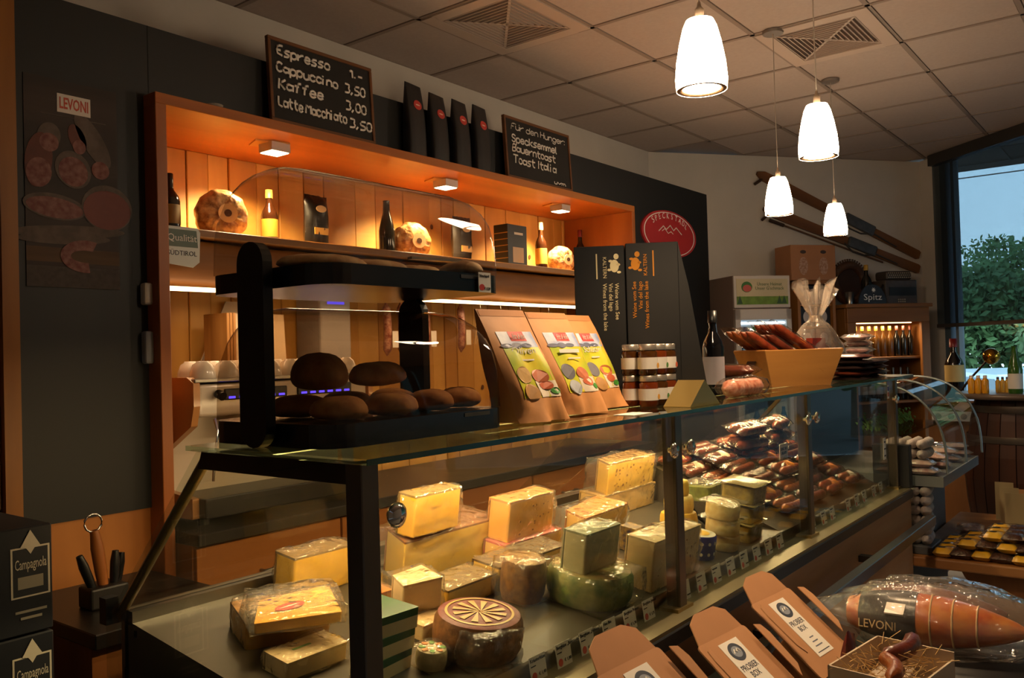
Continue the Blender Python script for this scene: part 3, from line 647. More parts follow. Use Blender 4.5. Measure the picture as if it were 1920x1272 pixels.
# paper bags leaning behind the machine, booklets, beaker
def card(name, lab, cat, corners, th, m, lines=(), group=None):
    """flat sheet through three corners (bottom-left, bottom-right, top-left)"""
    a, b, c = [Vector(q) for q in corners]; ex = (b - a); ez = (c - a); w = ex.length; ex.normalize(); sx = ez.dot(ex); ez = ez - ex * sx; h = ez.length; ez.normalize(); n = ex.cross(ez).normalized()
    M = Matrix((ex, ez, n)).transposed().to_4x4(); M.translation = a
    t = thing(name, lab, cat, M=M, group=group); MB().prism([(0, 0), (w, 0), (w + sx * .2, h), (sx, h)], -th, 0).build('sheet', m, t)
    for s, x, y, sz, mm, f in lines: text(s, sz, mm, t, T(x * w, y * h, .0006), fit=f * w if f else None)
    return t
zb_ = zt_ - .006
pz = at(420, 560, 3.1)
card('paper_bag', 'pale paper bag printed SALUMI leaning behind the coffee cups', 'bag', ((at(365, 675, 3.13).x, 3.135, zb_ + .001), (at(450, 675, 3.13).x + .03, 3.135, zb_ + .001), (at(408, 565, 3.17).x + .04, 3.17, at(408, 565, 3.17).z)), .006, mat('#cbb394', .8), [('SALUMI', .4, .08, .05, mat('#8a3a30', .7), .5)])
for i, u in enumerate((415, 421, 427)):
    o = MB().bb((0, 0, 0), (.012, .16, at(u, 588, 3.0).z - zb_)).build('booklet', wood('#a8783f', '#8a5c2a', 'z', 20), None, .001, 1); o.location = (at(u, 640, 3.0).x - .01, 2.945, zb_)
    tag(o, 'thin brown booklet standing on edge behind the coffee cups', 'booklet', 'booklets behind the coffee cups')
card('menu_card', 'cream menu card with small printed cow behind the cups', 'card', ((at(430, 672, 2.98).x + .02, 2.98, zb_), (at(430, 672, 2.98).x + .28, 2.98, zb_), (at(430, 588, 3.0).x + .02, 3.0, at(430, 588, 3.0).z)), .004, mat('#d2b994', .8), [('~~~~', .33, .62, .03, INK, .3)])
# price-strip machine part behind the tray: small box with glowing bars for reflected blue lights
q = at(560, 557, 3.05); q.x = max(q.x, xm1 + .14); o = thing('coffee_grinder', 'grey coffee grinder with glowing blue bars imitating reflected lights behind the bread display', 'grinder', (q.x, 3.105, ZC))
MB().bb((-.09, -.09, 0), (.09, .085, q.z - ZC + .035)).build('body', mat('#9a938c', .4), o, .01)
for k in range(2): MB().bb((-.05, -.092, q.z - ZC - .03 + .03 * k), (.05, -.09, q.z - ZC - .018 + .03 * k)).build('display', emit('#4a3aa8', 1.0), o)  # emissive bars stand in for a reflection of the espresso machine's lights
# hooks with twine and hanging sausages below the beam
for i, (u, v) in enumerate(((900, 570), (938, 568), (975, 570), (1028, 575))):
    p = at(u, v, 2.95); t = thing('twine_hook', ('steel hook with a loose bundle of pale twine under the beam', 'steel hook with thin twine loops beside the flour bags', 'steel hook with two twine loops above the flour bags', 'bare steel hook near the black wine boxes')[i], 'hook', (p.x, 2.95, ZB0 + .005))
    MB().tube([(0, 0, .0), (0, 0, -.03), (.012, 0, -.045), (.02, 0, -.035)], .003, 6).build('hook', CHROME, t)
    if i < 3:
        tw_ = MB()
        for k in range((14, 6, 5)[i]):
            a = rnd.uniform(-.06, .06); tw_.tube([(.008, 0, -.04), (a * .4, rnd.uniform(-.02, .02), -.08), (a, rnd.uniform(-.02, .02), -.17), (a * 1.2, 0, -.22)], .0022, 5)
        tw_.build('twine', mat('#c0a070', .9), t)
SAUS = mat('#7a2f1c', .4, noise_amt=.4, scale=60, bump=.3, h2='#b98a70')
for i, (u, v) in enumerate(((725, 575), (752, 575), (778, 577), (798, 577), (864, 577))):
    p = at(u, v, 3.0); t = thing('hanging_sausage', 'dry red sausage hanging under the beam behind the bread display', 'sausage', (p.x, 3.0, p.z), 0, 'sausages hanging under the beam')
    MB().tube([(0, 0, .09), (0, 0, .02)], .0025, 5).build('string', mat('#c8b090', .9), t)
    sausage(MB(), .26, .02, .01, M=T(0, 0, -.11) @ RY(90), seed=i).build('sausage', SAUS, t)
    tg = MB().bb((.012, -.024, -.2), (.05, -.022, -.12)).build('paper_tag', PAPER, t)

# knife block at left
q = atZ(195, 1135, .80)
kb = thing('knife_holder', 'dark knife holder with wooden-handled steel and black knives on worktop', 'knife block', (q.x, q.y, .80), 0)
MB().bb((-.055, -.04, 0), (.055, .04, .06)).build('block', mat('#0f0c0a', .5), kb, .006)
def knife(x, y, L, r, tilt, m, cap): 
    M = T(x, y, .05) @ RY(tilt)
    o = MB().tube([(0, 0, 0), (0, 0, L * .3), (0, 0, L * .7), (0, 0, L)], [r * .8, r, r * 1.05, r * .7], 10, M).build('knife_handle', m, kb)
    if cap: MB().tube([(r * 1.5 * math.cos(a), 0, L + r * 1.3 + r * 1.5 * math.sin(a)) for a in [2 * PI * k / 12 for k in range(13)]], .003, 6, M).build('ring', CHROME, o)
knife(.0, 0, .17, .017, -8, wood('#9c5e2a', '#7a4418', 'z', 10), True); knife(-.03, .0, .11, .013, -20, BLACK, False); knife(.03, 0, .10, .013, 4, BLACK, False); knife(.045, .01, .09, .012, 10, mat('#2a2a2c', .25, .8), False)
# dark wine cartons at far left
bq = at(97, 978, 1.9); xr = bq.x; ztop = bq.z; hb = at(97, 978, 1.9).z - at(100, 1178, 1.9).z
CB = mat('#14161f', .5); y0 = 1.9
for k in range(2):
    zz = ztop - hb * (k + 1)
    t = thing('wine_carton', ('upper dark blue wine carton with white vineyard label at the left', 'lower dark blue wine carton with white vineyard label at the left')[k], 'carton', (xr, y0, zz + .001), 0, 'stacked dark wine cartons')
    MB().bb((-.20, 0, 0), (0, .26, hb - .004)).build('box', CB, t, .003, 1)
    lb = MB().bb((-.083, -.001, hb * .34), (-.006, 0, hb * .80)).build('label_border', mat('#c9bfae', .6), t)
    MB().bb((-.079, -.0014, hb * .355), (-.010, -.0008, hb * .785)).build('label_field', mat('#191b24', .6), lb)
    text('Campagnola', .03, mat('#c9bfae', .6), t, T(-.0445, -.002, hb * .60) @ RX(90), fit=.062)
    MB().bb((-.07, -.002, hb * .42), (-.02, -.0012, hb * .53)).build('printed_lines', mat('#8b8274', .6), lb)
    MB().prism([(-.02, -.005), (0, .03), (.02, -.005), (.008, -.008), (0, -.02), (-.008, -.008)], 0, .001, T(-.0445, -.0012, hb * .82) @ RX(90)).build('bird_emblem', mat('#c9bfae', .6), t)
    for j in range(2): text('~' * (16 - 6 * j), .014, mat('#8b8274', .6), t, T(-.0445, -.001, hb * (.20 - .06 * j)) @ RX(90), fit=.062 - .02 * j)
t = thing('wine_carton', 'dark wine carton at far left edge with no label in view', 'carton', (xr - .205, y0, ztop - 2 * hb), 0, 'stacked dark wine cartons')
MB().bb((-.20, .02, 0), (0, .26, hb * 2 - .03)).build('box', CB, t, .003, 1)
sp = thing('carton_pedestal', 'dark plinth under the stacked wine cartons', 'plinth', (xr, y0, 0)); MB().bb((-.42, .01, 0), (.0, .27, ztop - 2 * hb)).build('plinth', mat('#100d0b', .5), sp, .003, 1)

# ================================================================ GLASS DISPLAY COUNTER
YF = 1.075; ZG = 1.32; ZD = .80
PX = [.985, 2.112, 3.17, 4.43]; YR = 1.575
dc = thing('display_counter', 'long glass cheese and sausage display counter with steel posts and wood front', 'display case', (0, YF, 0))
Q0 = Matrix(((0, 0, 1, 0), (1, 0, 0, 0), (0, 1, 0, 0), (0, 0, 0, 1)))
def cb(name, lo, hi, m, par=None, bev=0): return MB().bb((lo[0], lo[1] - YF, lo[2]), (hi[0], hi[1] - YF, hi[2])).build(name, m, par or dc, bev, 1)
FW = wood('#b88a5e', '#9c7048', 'x', 9, .5, .05)
cb('front_board', (.9, YF - .045, .12), (4.47, YF - .02, .735), FW)
cb('base_body', (.9, YF - .02, .1), (4.45, 1.95, .76), mat('#2a2522', .6))
cb('dark_band', (.9, YF - .055, .735), (4.475, YF + .02, .775), mat('#1b1c1f', .4), None, .003)
cb('ledge', (.9, YF - .05, .775), (4.46, YF + .05, .785), mat('#8e8466', .35, .7))
cb('deck', (1.0, YF + .05, .76), (4.43, 1.92, ZD), mat('#4e4638', .35, .5))
MB().prism([(.05, ZD - .002), (.84, ZD - .002), (.84, .9092), (.05, .80)], 0, 2.2, T(1.0, 0, 0) @ Q0).build('sloping_deck', mat('#4a4236', .4, .4), dc)
cb('rear_frame', (1.0, 1.90, .76), (4.43, 1.93, .93), mat('#8a7f70', .3, .8))
cb('rear_rail', (1.0, 1.88, .90), (4.43, 1.905, .93), STEEL); cb('rear_rail', (1.0, 1.86, .875), (4.43, 1.875, .89), STEEL)
TG = glass('#dfeee4', .9, 0)
cb('top_glass', (.955, YF - .03, ZG - .006), (4.47, YR, ZG + .004), TG)
cb('glass_edge', (.955, YF - .032, ZG - .006), (4.47, YF - .030, ZG + .004), mat('#1c4a38', .15, spec=.8))
for i in range(3): cb('front_pane', (PX[i] + .022, YF, .785), (PX[i + 1] - .022, YF + .005, ZG - .012), GLASS)
for x in PX:
    p = cb('post', (x - .02, YF - .006, .785), (x + .02, YF + .035, ZG - .006), mat('#6b6258', .32, .9), None, .002)
    cb('post_foot', (x - .045, YF - .012, .785), (x + .045, YF + .05, .794), mat('#a08a5a', .3, .9), p)
    for sx in (-1, 1):
        if (x == PX[0] and sx < 0) or (x == PX[3] and sx > 0): continue
        k = MB().lathe([(.008, 0), (.008, .012), (.021, .014), (.022, .020), (.012, .027), (.001, .028)], 18, T(x + sx * .048, .0, ZG - .10) @ RX(90)).build('glass_clamp', CHROME, p)
# end glass: five-sided pane in the plane X = .98, its rear edge sloping down to the deck
e1 = atX(205, 1165, .98)
endp = [(0, ZG - .01), (YR - YF - .01, ZG - .01), (e1.y - YF, e1.z), (e1.y - YF, .78), (0, .78)]
Q = Matrix(((0, 0, 1, 0), (1, 0, 0, 0), (0, 1, 0, 0), (0, 0, 0, 1)))
MB().prism(endp, -.003, .003, T(.975, 0, 0) @ Q).build('end_pane', GLASS, dc)
fr = MB()
fr.prism([(0, ZG - .045), (0, ZG - .008), (YR - YF - .02, ZG - .008), (YR - YF - .005, ZG - .045)], -.012, .012, T(.99, 0, 0) @ Q)
fr.build('end_frame', mat('#2b1f16', .4, .4), dc)
sl = MB(); a, b = Vector((1.0, YR - YF - .01, ZG - .02)), Vector((1.0, e1.y - YF, e1.z))
sl.tube([a, b], .012, 6).build('sloping_stay', mat('#6a5a30', .3, .8), dc)
b2 = b.copy(); b2.x = 4.43; a2 = a.copy(); a2.x = 4.43
MB().tube([a2, b2], .012, 6).build('sloping_stay', mat('#6a5a30', .3, .8), dc)
MB().add([a + Vector((.01, 0, 0)), a2, b2, b + Vector((.01, 0, 0))], [(0, 1, 2, 3)]).build('rear_slope_glass', glass('#e6e2da', .6, .05), dc)
cb('end_clip', (.965, 1.93, .90), (.995, 1.96, .96), BLACK)
# inner dividers of clear glass, sloped
for X in (2.25, 3.075):
    MB().prism([(.05, ZG - .03), (.38, ZG - .03), (.75, .95), (.62, .95), (.3, 1.2)], -.002, .002, T(X, 0, 0) @ Q).build('divider_glass', GLASS, dc)
# tube lights under the top glass
for i in range(3):
    xa, xb = PX[i] + .03, PX[i + 1] - .03
    l_ = cb('lamp_tube', (xa, YR - .05, ZG - .03), (xb, YR - .025, ZG - .012), mat('#7a6a50', .35, .7))
    MB().bb((xa + .01, YR - .046 - YF, ZG - .033), (xb - .01, YR - .029 - YF, ZG - .030)).build('lamp_lens', emit('#ffcf7a', 5), l_)
    light('counter_light', 'AREA', ((xa + xb) / 2, YR - .06 - YF, ZG - .04), 7, (1, .72, .36), dc, xb - xa - .06, .02, rot=(18, 0, 0))
# bumper rail in front
rA, rB = atZ(1745, 972, .63), atZ(1560, 1105, .63)
MB().bb((1.0, -.14, .60), (rA.x, -.10, .645)).build('bumper_rail', mat('#8d9297', .3, .9), dc, .003, 1)
for x in (1.4, 2.5, 3.6): MB().bb((x - .02, -.11, .61), (x + .02, -.04, .635)).build('rail_bracket', DSTEEL, dc)
cb('end_block', (4.445, YF - .05, .785), (4.50, YF + .12, .99), BLACKM, None, .003)
MB().add([(1.0, .045, ZD + .028), (4.42, .045, ZD + .028), (4.42, .045, .785), (1.0, .045, .785)], [(0, 1, 2, 3)]).build('tag_rail', STEEL, dc)
# price tags
tags = []
def price_tag(x, lab, s, pr, h=.052, w=.058):
    t = thing('price_tag', lab, 'price tag', (x, YF + .028, .785), 0, 'price tags along the counter rail')
    M = RX(-8)
    MB().bb((-w / 2, 0, 0), (w / 2, .001, h), M).build('card', PAPER, t)
    MB().prism(ell(.0085, .0085, 18), 0, .0006, M @ T(-w * .27, 0, .011) @ RX(90)).build('red_dot', mat('#d2493f', .6), t)
    text(s, .011, INK, t, M @ T(-w * .45, -.0006, h * .78) @ RX(90), align='LEFT')
    text('~~~~~~', .006, INK, t, M @ T(-w * .45, -.0006, h * .60) @ RX(90), align='LEFT')
    text(pr, .010, INK, t, M @ T(w * .45, -.0006, h * .18) @ RX(90), align='RIGHT')
names = [('Kräuterkäse', '€ 1,40'), ('Bergkäse „Rosmarin"', '€ 1,80'), ('Bergkäse „Höhlen"', '€ 1,90'), ('Heu Bio', '€ 1,90'), ('Bergkäse Primus', '€ 1,70'), ('Bergkäse Jensal', '€ 1,75')]
tu = [(1012, 1265), (1060, 1235), (1104, 1210), (1146, 1188), (1184, 1166), (1219, 1150)]
for i, (u, v) in enumerate(tu):
    x = atP(u, v, (0, YF + .028, 0), (0, 1, 0)).x
    price_tag(x, 'white price tag with red dot, reading ' + names[i][0].replace('„', '').replace('"', '') + ', below the cheese', *names[i])
for k in range(8):
    x = PX[1] + .085 + .105 * k
    price_tag(x, 'white price tag with red dot on rail below the small cheeses', '~~~~~~', '~~~~')
for k, u in enumerate((1525, 1546, 1562, 1592, 1608, 1622, 1640, 1653)):
    x = at(u, 960 - (u - 1525) * .45, YF + .028).x
    price_tag(x, 'white price tag on rail below the stacked salami packs', '~~~~~~', '~~~~')
# small signs in the salami bay
sg2 = thing('fennel_salami_sign', 'small white card reading FENCHEL SALAMI among sausage packs', 'sign', tuple(at(1458, 868, 1.42) + Vector((0, -.03, .012))), 0)
MB().bb((-.05, 0, 0), (.05, .002, .075)).build('card', PAPER, sg2)
text('FENCHEL\nSALAMI', .02, INK, sg2, T(0, -.001, .045) @ RX(90), fit=.08)
q = at(1659, 825, YF); o = thing('notice_strip', 'narrow white notice strip stuck on the last front pane', 'notice', (q.x - .015, YF - .0015, q.z - .05)); MB().bb((-.02, -.001, -.04), (.02, 0, .06)).build('card', PAPER, o)
for k in range(3): text('~~~', .018, INK, o, T(0, -.0015, .038 - .032 * k) @ RX(90))
q = at(1665, 726, YF); o = thing('notice_strip', 'narrow sticker with blue and red blocks near the last post', 'notice', (q.x - .01, YF - .0015, q.z)); MB().bb((-.016, -.001, -.055), (.016, 0, .035)).build('card', PAPER, o)
for k, h in enumerate(('#b8483a', '#3a4a9a', '#6a72b0')): MB().bb((-.012, -.0015, -.045 + .027 * k), (.012, -.001, -.025 + .027 * k)).build('print_block', mat(h, .6), o)

# ================================================================ PENDANT LAMPS
PEND = [(1316, .96, 172), (1535, .965, 297), (1461, 1.53, 404), (1567, 1.56, 442)]
plab = ('glowing white pendant lamp with tall shade hanging over the bread mix bags', 'glowing white pendant lamp hanging in front of the ceiling diffuser',
        'glowing white pendant lamp hanging before the wooden skis, nearer the red sign', 'glowing white pendant lamp hanging before the wooden skis, nearer the window')
SHADE = emit('#ffe0b8', 27.0, 'lamp_glass'); 
def pendant(x, y, z, lab, i):
    t = thing('pendant_lamp', lab, 'lamp', (x, y, z), 0, 'pendant lamps over the counter')
    pr = [(.066, .0), (.068, .03), (.064, .075), (.055, .125), (.045, .165), (.036, .185), (.012, .189)]
    MB().lathe(pr, 28, cap=False).build('shade', SHADE, t)
    MB().lathe([(.067, .001), (.058, -.001), (.050, .002), (.050, .012)], 28, cap=False).build('rim', mat('#8a6a4a', .4), t)
    MB().lathe([(.001, .004), (.050, .004)], 28, cap=False).build('diffuser', emit('#ffe2bc', 40), t)
    MB().lathe([(.012, .188), (.012, .215), (.006, .222), (.004, .235)], 12).build('socket', mat('#9c8672', .4, .5), t)
    L = HC - z; MB().tube([(0, 0, .23), (.004, .003, .23 + (L - .23) * .4), (-.004, 0, .23 + (L - .23) * .7), (0, 0, L)], .0022, 6).build('cable', mat('#b0a498', .5), t)
    MB().lathe([(.05, L - .014), (.052, L - .006), (.052, L)], 24).build('ceiling_rose', mat('#8f8680', .4, .5), t)
    light('lamp_light', 'SPOT', (0, 0, -.01), 30, WARM, t, .045, spot=120, blend=.7)
for i, (u, y, v) in enumerate(PEND):
    p = at(u, v, y); pendant(p.x, y, p.z + .004, plab[i], i)

# ================================================================ ON TOP OF THE COUNTER
ZK = ZG + .004
# two-tier bread display
bd = thing('bread_display', 'black two-tier bread display with clear roll-top domes on the counter', 'bread display', (1.02, 1.21, ZK))
TRAY = mat('#0f1115', .25, spec=.6)
BW, BD = .53, .39
for z0, z1 in ((.0, .045), (.305, .345)):
    MB().prism(rrect(0, 0, BW, BD, .06), z0, z1).build('tray', TRAY, bd, .004, 2)
    MB().bb((BW * .70, -.0015, z1 - .012), (BW * .86, .002, z1 - .004)).build('grip_slot', BLACKM, bd)
for px_, w in ((-.035, .022), (BW - .01, .022)):
    ph = .345 if px_ < 0 else .26
    MB().prism(rrect(.14, -.05, .222, ph, .040), 0, w, T(px_, 0, .05) @ Q if px_ < 0 else T(px_ - .02, .10, .05) @ Q).build('upright', BLACK, bd, .003, 1)
DOME = glass('#f0ebe4', .8, .02, film=.03, fcol='#a09080')
DOME2 = glass('#e2d8cc', .7, .02, film=.02, fcol='#806a58')
def dome(z0, hgt, m):
    pr = []
    for k in range(15):
        a = PI * k / 14; y = BD / 2 - (BD / 2 - .012) * math.cos(a) ; e = abs(math.sin(a)) ** .62
        pr.append((y, z0 + hgt * e))
    n = len(pr); d_ = MB()
    xs = [.012, .018, .03, .06, BW - .06, BW - .03, BW - .018, BW - .012]; sc_ = [.90, .96, .985, 1, 1, .985, .96, .90]
    vs = [(x, BD / 2 + (y - BD / 2) * (.97 + .03 * (q - .9) * 10), z0 + (z - z0) * q) for x, q in zip(xs, sc_) for y, z in pr]
    fs = [(i * n + k, i * n + k + 1, (i + 1) * n + k + 1, (i + 1) * n + k) for i in range(len(xs) - 1) for k in range(n - 1)]
    d_.add(vs, fs, None, True); d_.add(vs[:n], [list(range(n))]); d_.add(vs[-n:], [list(range(n))])
    return d_.build('dome', m, bd)
dome(.046, .225, DOME2); dome(.346, .205, DOME)
# price card clipped to upper tray
q = at(908, 530, 1.205); o = thing('bread_price_card', 'white bread price card with red oval clipped to upper tray', 'price tag', (q.x, 1.2035, q.z)); MB().bb((-.021, 0, -.022), (.021, .0012, .022)).build('card', PAPER, o)
text('Vinschgerl', .008, INK, o, T(-.018, -.0006, .012) @ RX(90), align='LEFT'); text('€ 1,30', .008, INK, o, T(.019, -.0006, -.016) @ RX(90), align='RIGHT'); MB().prism(ell(.009, .007), 0, .0005, T(-.01, 0, -.011) @ RX(90)).build('red_oval', RED, o)
BREAD = [mat('#cf9a58', .8, noise_amt=.35, scale=25, bump=.3, h2='#a8703a'), mat('#dcb888', .85, noise_amt=.3, scale=30, bump=.3, h2='#b98a58'), mat('#c08a4e', .8, noise_amt=.3, scale=18, bump=.25, h2='#96602e')]
def bread(name, lab, x, y, z, a, b, h, rz, m, group):
    t = MB()
    def f(i, j):
        th = 2 * PI * i; ph = PI * j; q = math.sin(ph) ** .7; zz = -math.cos(ph); zz = zz if zz > 0 else zz * .5
        nz = 1 + .08 * noise.noise(Vector((x * 9 + 2 * math.cos(th), 2 * math.sin(th), ph)))
        return (a * q * math.cos(th) * nz, b * q * math.sin(th) * nz, h * .5 + h * .5 * zz * nz)
    o = t.sheet(f, 22, 12).build(name, m, None); o.location = (x, y, z - h * .25 + .0015 + .0); o.rotation_euler = (0, 0, math.radians(rz)); tag(o, lab, 'bread', group); return o
zl_, zu_ = ZK + .045, ZK + .345
for i, (x, y, r) in enumerate(((1.12, 1.30, .058), (1.25, 1.29, .06), (1.38, 1.30, .055), (1.49, 1.31, .05), (1.14, 1.45, .062), (1.28, 1.46, .06), (1.42, 1.46, .06))):
    bread('bread_roll', 'round brown bread roll lying on the tray in the lower dome', x, y, zl_, r, r * .95, .062, i * 37, BREAD[i % 3 if i % 3 != 1 else 0], 'rolls in the lower dome')
bread('bread_loaf', 'large crusty loaf leaning at the near end in the lower dome', 1.13, 1.37, zl_ + .058, .085, .055, .10, 70, BREAD[2], None)
bread('bread_loaf', 'pale floury loaf lying on rolls in the lower dome', 1.30, 1.38, zl_ + .058, .075, .055, .07, 10, BREAD[0], None)
for i, (x, y, a, b) in enumerate(((1.14, 1.36, .10, .075), (1.29, 1.38, .10, .08), (1.44, 1.40, .08, .07), (1.46, 1.27, .065, .045))):
    bread('flat_bread', ('flat pale floury bread at the near end in the upper dome', 'flat wrinkled floury bread in the middle of the upper dome', 'flat brown bread at the far rear of the upper dome', 'small bright flat bread above the price card')[i], x, y, zu_, a, b, .042, i * 23, BREAD[1], 'flat breads in the upper dome')
o = MB().bb((-.07, -.008, 0), (.07, .008, .006), RZ(-10)).build('bread_tongs', CHROME, None); o.location = (1.42, 1.31, zu_ + .036); tag(o, 'steel tongs lying on the flat breads in the upper dome', 'tongs')

# bread mix bags
def mix_bag(u0, v0, u1, ub, vb, Y, lab, leaf, word, i):
    p = at(ub, vb, Y); h = .275; w = .185
    base = Vector((p.x, Y, ZK)); t = thing('bread_mix_bag', lab, 'bag', base, -2, 'paper bread mix bags on the counter')
    lean = math.radians(16)
    def fn(sg):
        def f(a, b):
            x = (a - .5) * 2; k = b; ww = w / 2 * (1 - .04 * k)
            dep = .052 * (1 - k ** 2.2) * (1 - abs(x) ** 6 * .4) + .002
            dep *= 1 + .10 * noise.noise(Vector((x * 2, k * 4, i * 5 + sg)))
            zz = k * h; 
            return (x * ww - .12 * zz, sg * dep + .26 * zz + .02 * noise.noise(Vector((x * 2, k * 3, i))) * (1 - k), zz + (.004 if k < .01 else 0))
        return f
    b = MB().sheet(fn(-1), 14, 14).sheet(fn(1), 14, 14)
    for s_ in (0, 1):
        b.sheet(lambda a, k, s_=s_: tuple((1 - a) * Vector(fn(-1)(s_, k)) + a * Vector(fn(1)(s_, k))), 1, 14)
    b.build('paper_bag', mat('#c98d55', .6, noise_amt=.1, scale=14, bump=.15), t)
    def decal(x0, x1, k0, k1, m, lift, name, poly=None, nx=8, ny=8):
        def g(a, c):
            q = Vector(fn(-1)(x0 + (x1 - x0) * a, k0 + (k1 - k0) * c)); q.y -= lift; return tuple(q)
        return MB().sheet(g, nx, ny).build(name, m, t)
    decal(.14, .90, .22, .80, mat('#8fae2a', .35, noise_amt=.2, scale=10, h2='#d8c832'), .0008, 'printed_meadow')
    decal(.14, .90, .66, .80, mat('#6a7fb8', .4, noise_amt=.3, scale=12, h2='#c8d0e0'), .0012, 'printed_sky')
    decal(.36, .68, .715, .80, mat('#cc2a22', .4), .0018, 'brand_field')
    decal(.48, .88, .22, .36, mat('#d8ccba', .5), .0014, 'printed_panel')
    def spot(cx, ck, a, c, m, lift, name):
        vs = []
        for q in range(20):
            th = 2 * PI * q / 20; v = Vector(fn(-1)(cx + a * math.cos(th), ck + c * math.sin(th))); v.y -= lift; vs.append(v)
        MB().add(vs, [list(range(20))]).build(name, m, t)
    spot(.30, .42, .15, .075, mat('#c9a468' if i == 0 else '#6b6a72', .5, noise_amt=.3, scale=30), .0022, 'printed_bread'); spot(.32, .27, .15, .07, mat('#b98a50' if i != 1 else '#9aa0a8', .5, noise_amt=.3, scale=30), .0026, 'printed_bread')
    spot(.62, .40, .15, .06, mat('#c06a42', .5, noise_amt=.3, scale=40), .0022, 'printed_sandwich'); spot(.66, .32, .13, .04, mat('#b85a34', .5), .0026, 'printed_sandwich')
    spot(.80, .27, .09, .028, mat('#3f8a30', .5), .0030, 'green_badge')
    for k in range(3): spot(.22 + .2 * k, .675, .11, .018 + .008 * (k % 2), mat('#5a5f78', .5), .0020, 'printed_mountain')
    def wordart(s, cx, ck, wid, size, m):
        q = Vector(fn(-1)(cx, ck)); q.y -= .004
        text(s, size, m, t, T(*q) @ RY(0) @ RX(90 - 15), fit=wid, ext=.0003)
    wordart('fritz & felix', .52, .735, w * .26, .02, WHITE); wordart(word, .50, .60, w * .48, .026, WHITE); wordart('~~~~', .55, .54, w * .3, .010, WHITE)
    decal(.02, .98, .94, .995, mat('#b57a48', .7), .001, 'folded_seam')
BM = (('paper bread mix bag with olive picture, beside the bread display', 'Oliven'), ('paper bread mix bag with dark seeds picture, between the other two bags', '~~~~~'), ('paper bread mix bag with grain picture, next to the jam jars', 'Schüttel'))
for i, (ub, vb, Y) in enumerate(((1000, 790, 1.23), (1080, 775, 1.27), (1125, 762, 1.325))): mix_bag(0, 0, 0, ub, vb, Y, BM[i][0], None, BM[i][1], i)

# jars
jl = [mat('#5a2408', .12, spec=.6), mat('#3a2008', .12, spec=.6)]
p = at(1200, 760, 1.26)
for lev in range(2):
    for j in range(2):
        for i in range(3):
            x = 2.242 + .060 * i + .004 * j; y = 1.228 + .0585 * j
            t = thing('spread_jar', 'small jar of dark spread, %s %s, %s' % (('lower', 'upper')[lev], ('row towards the customers', 'row behind')[j], ('next to the bread mix bags', 'between two other jars', 'next to the brass wedge')[i]), 'jar', (x, y, ZK + lev * .092), 0, 'jars beside the wine boxes')
            MB().lathe([(.026, 0), (.029, .006), (.029, .066), (.024, .074)], 18).build('glass_body', jl[(i + lev) % 2], t)
            MB().lathe([(.027, .074), (.027, .090), (.024, .092), (.001, .092)], 18).build('lid', mat('#a8a29a', .3, .8), t)
            MB().lathe([(.0296, .018), (.0296, .052)], 18, cap=False).build('label', mat('#c9c6c2', .6), t)
            MB().prism(ell(.006, .008), 0, .001, T(.008, -.0292, .028) @ RX(90)).build('label_picture', mat(('#c08a2a', '#4a7a3a', '#a84a2a')[i], .6), t)
# black wine display boxes
BX = mat('#090a0d', .55)
GOLD = mat('#b98a2e', .35, .7); CREAM = mat('#cfc39a', .6)
def winebox(x0, y0, w, d, h, lab, tm_, rot, rz):
    t = thing('wine_display_box', lab, 'box', (x0, y0, ZK), rz, 'tall black wine boxes on the counter')
    MB().bb((0, 0, 0), (w, d, h)).build('carton', BX, t, .002, 1)
    R_ = RX(90) @ Matrix.Rotation(math.radians(rot), 4, 'Z')
    s_ = 1 if rot < 0 else -1
    cx_ = w * (.66 if rot < 0 else .32)
    for i, tx in enumerate(('Weine vom See', 'Vini del lago', 'Wines from the lake')):
        text(tx, .018, tm_, t, T(cx_ + s_ * (.022 - .019 * i), -.001, h * .76) @ R_, align='LEFT' if rot < 0 else 'RIGHT')
    text('KALTERN', .016, tm_, t, T(cx_ - s_ * .014, -.001, h * .93) @ R_, align='LEFT' if rot < 0 else 'RIGHT', fit=None)
    MB().bb((cx_ - s_ * .034 - .002, -.0012, h * .79), (cx_ - s_ * .034 + .002, 0, h * .95)).build('printed_rule', tm_, t)
    em_ = MB(); em_.prism(ell(.014, .020), 0, .001, T(cx_ + s_ * .022, 0, h * .87) @ RX(90)); em_.prism(ell(.008, .009), 0, .001, T(cx_ + s_ * .022 + .006, 0, h * .93) @ RX(90))
    for a, b in ((-.016, -.012), (.012, .004), (-.012, .016), (.014, -.020)): em_.prism(ell(.0065, .004), 0, .001, T(cx_ + s_ * .022 + a, 0, h * .87 + b) @ RX(90))
    em_.build('lion_emblem', tm_, t)
    return t
hb2 = .506; bdir = Vector((math.cos(math.radians(-58)), math.sin(math.radians(-58)), 0)); b0 = Vector((2.276, 1.5, 0))
winebox(b0.x, b0.y, .160, .12, hb2 - .005, 'tall black wine box with pale lettering, farther from the wine bottle', CREAM, -90, -58)
b1 = b0 + bdir * .163
wb2 = winebox(b1.x, b1.y, .165, .12, hb2, 'tall black wine box with gold lettering, next to the wine bottle', mat('#c8842a', .4, .3), 90, -58)
MB().prism([(.165, 0), (.25, 0), (.195, hb2 * .72), (.165, hb2)], 0, .004, T(0, .006, 0) @ RX(90)).build('open_flap', BX, wb2)
q = at(1237, 757, 1.17); tb = thing('brass_wedge_stand', 'brass triangular stand at the foot of the black wine boxes', 'stand', (q.x + .02, 1.085, ZK))
MB().prism([(0, 0), (.20, 0), (.10, .075)], 0, .085, T(0, .085, 0) @ RX(90)).build('wedge', mat('#a08a52', .3, .8), tb, .002, 1)
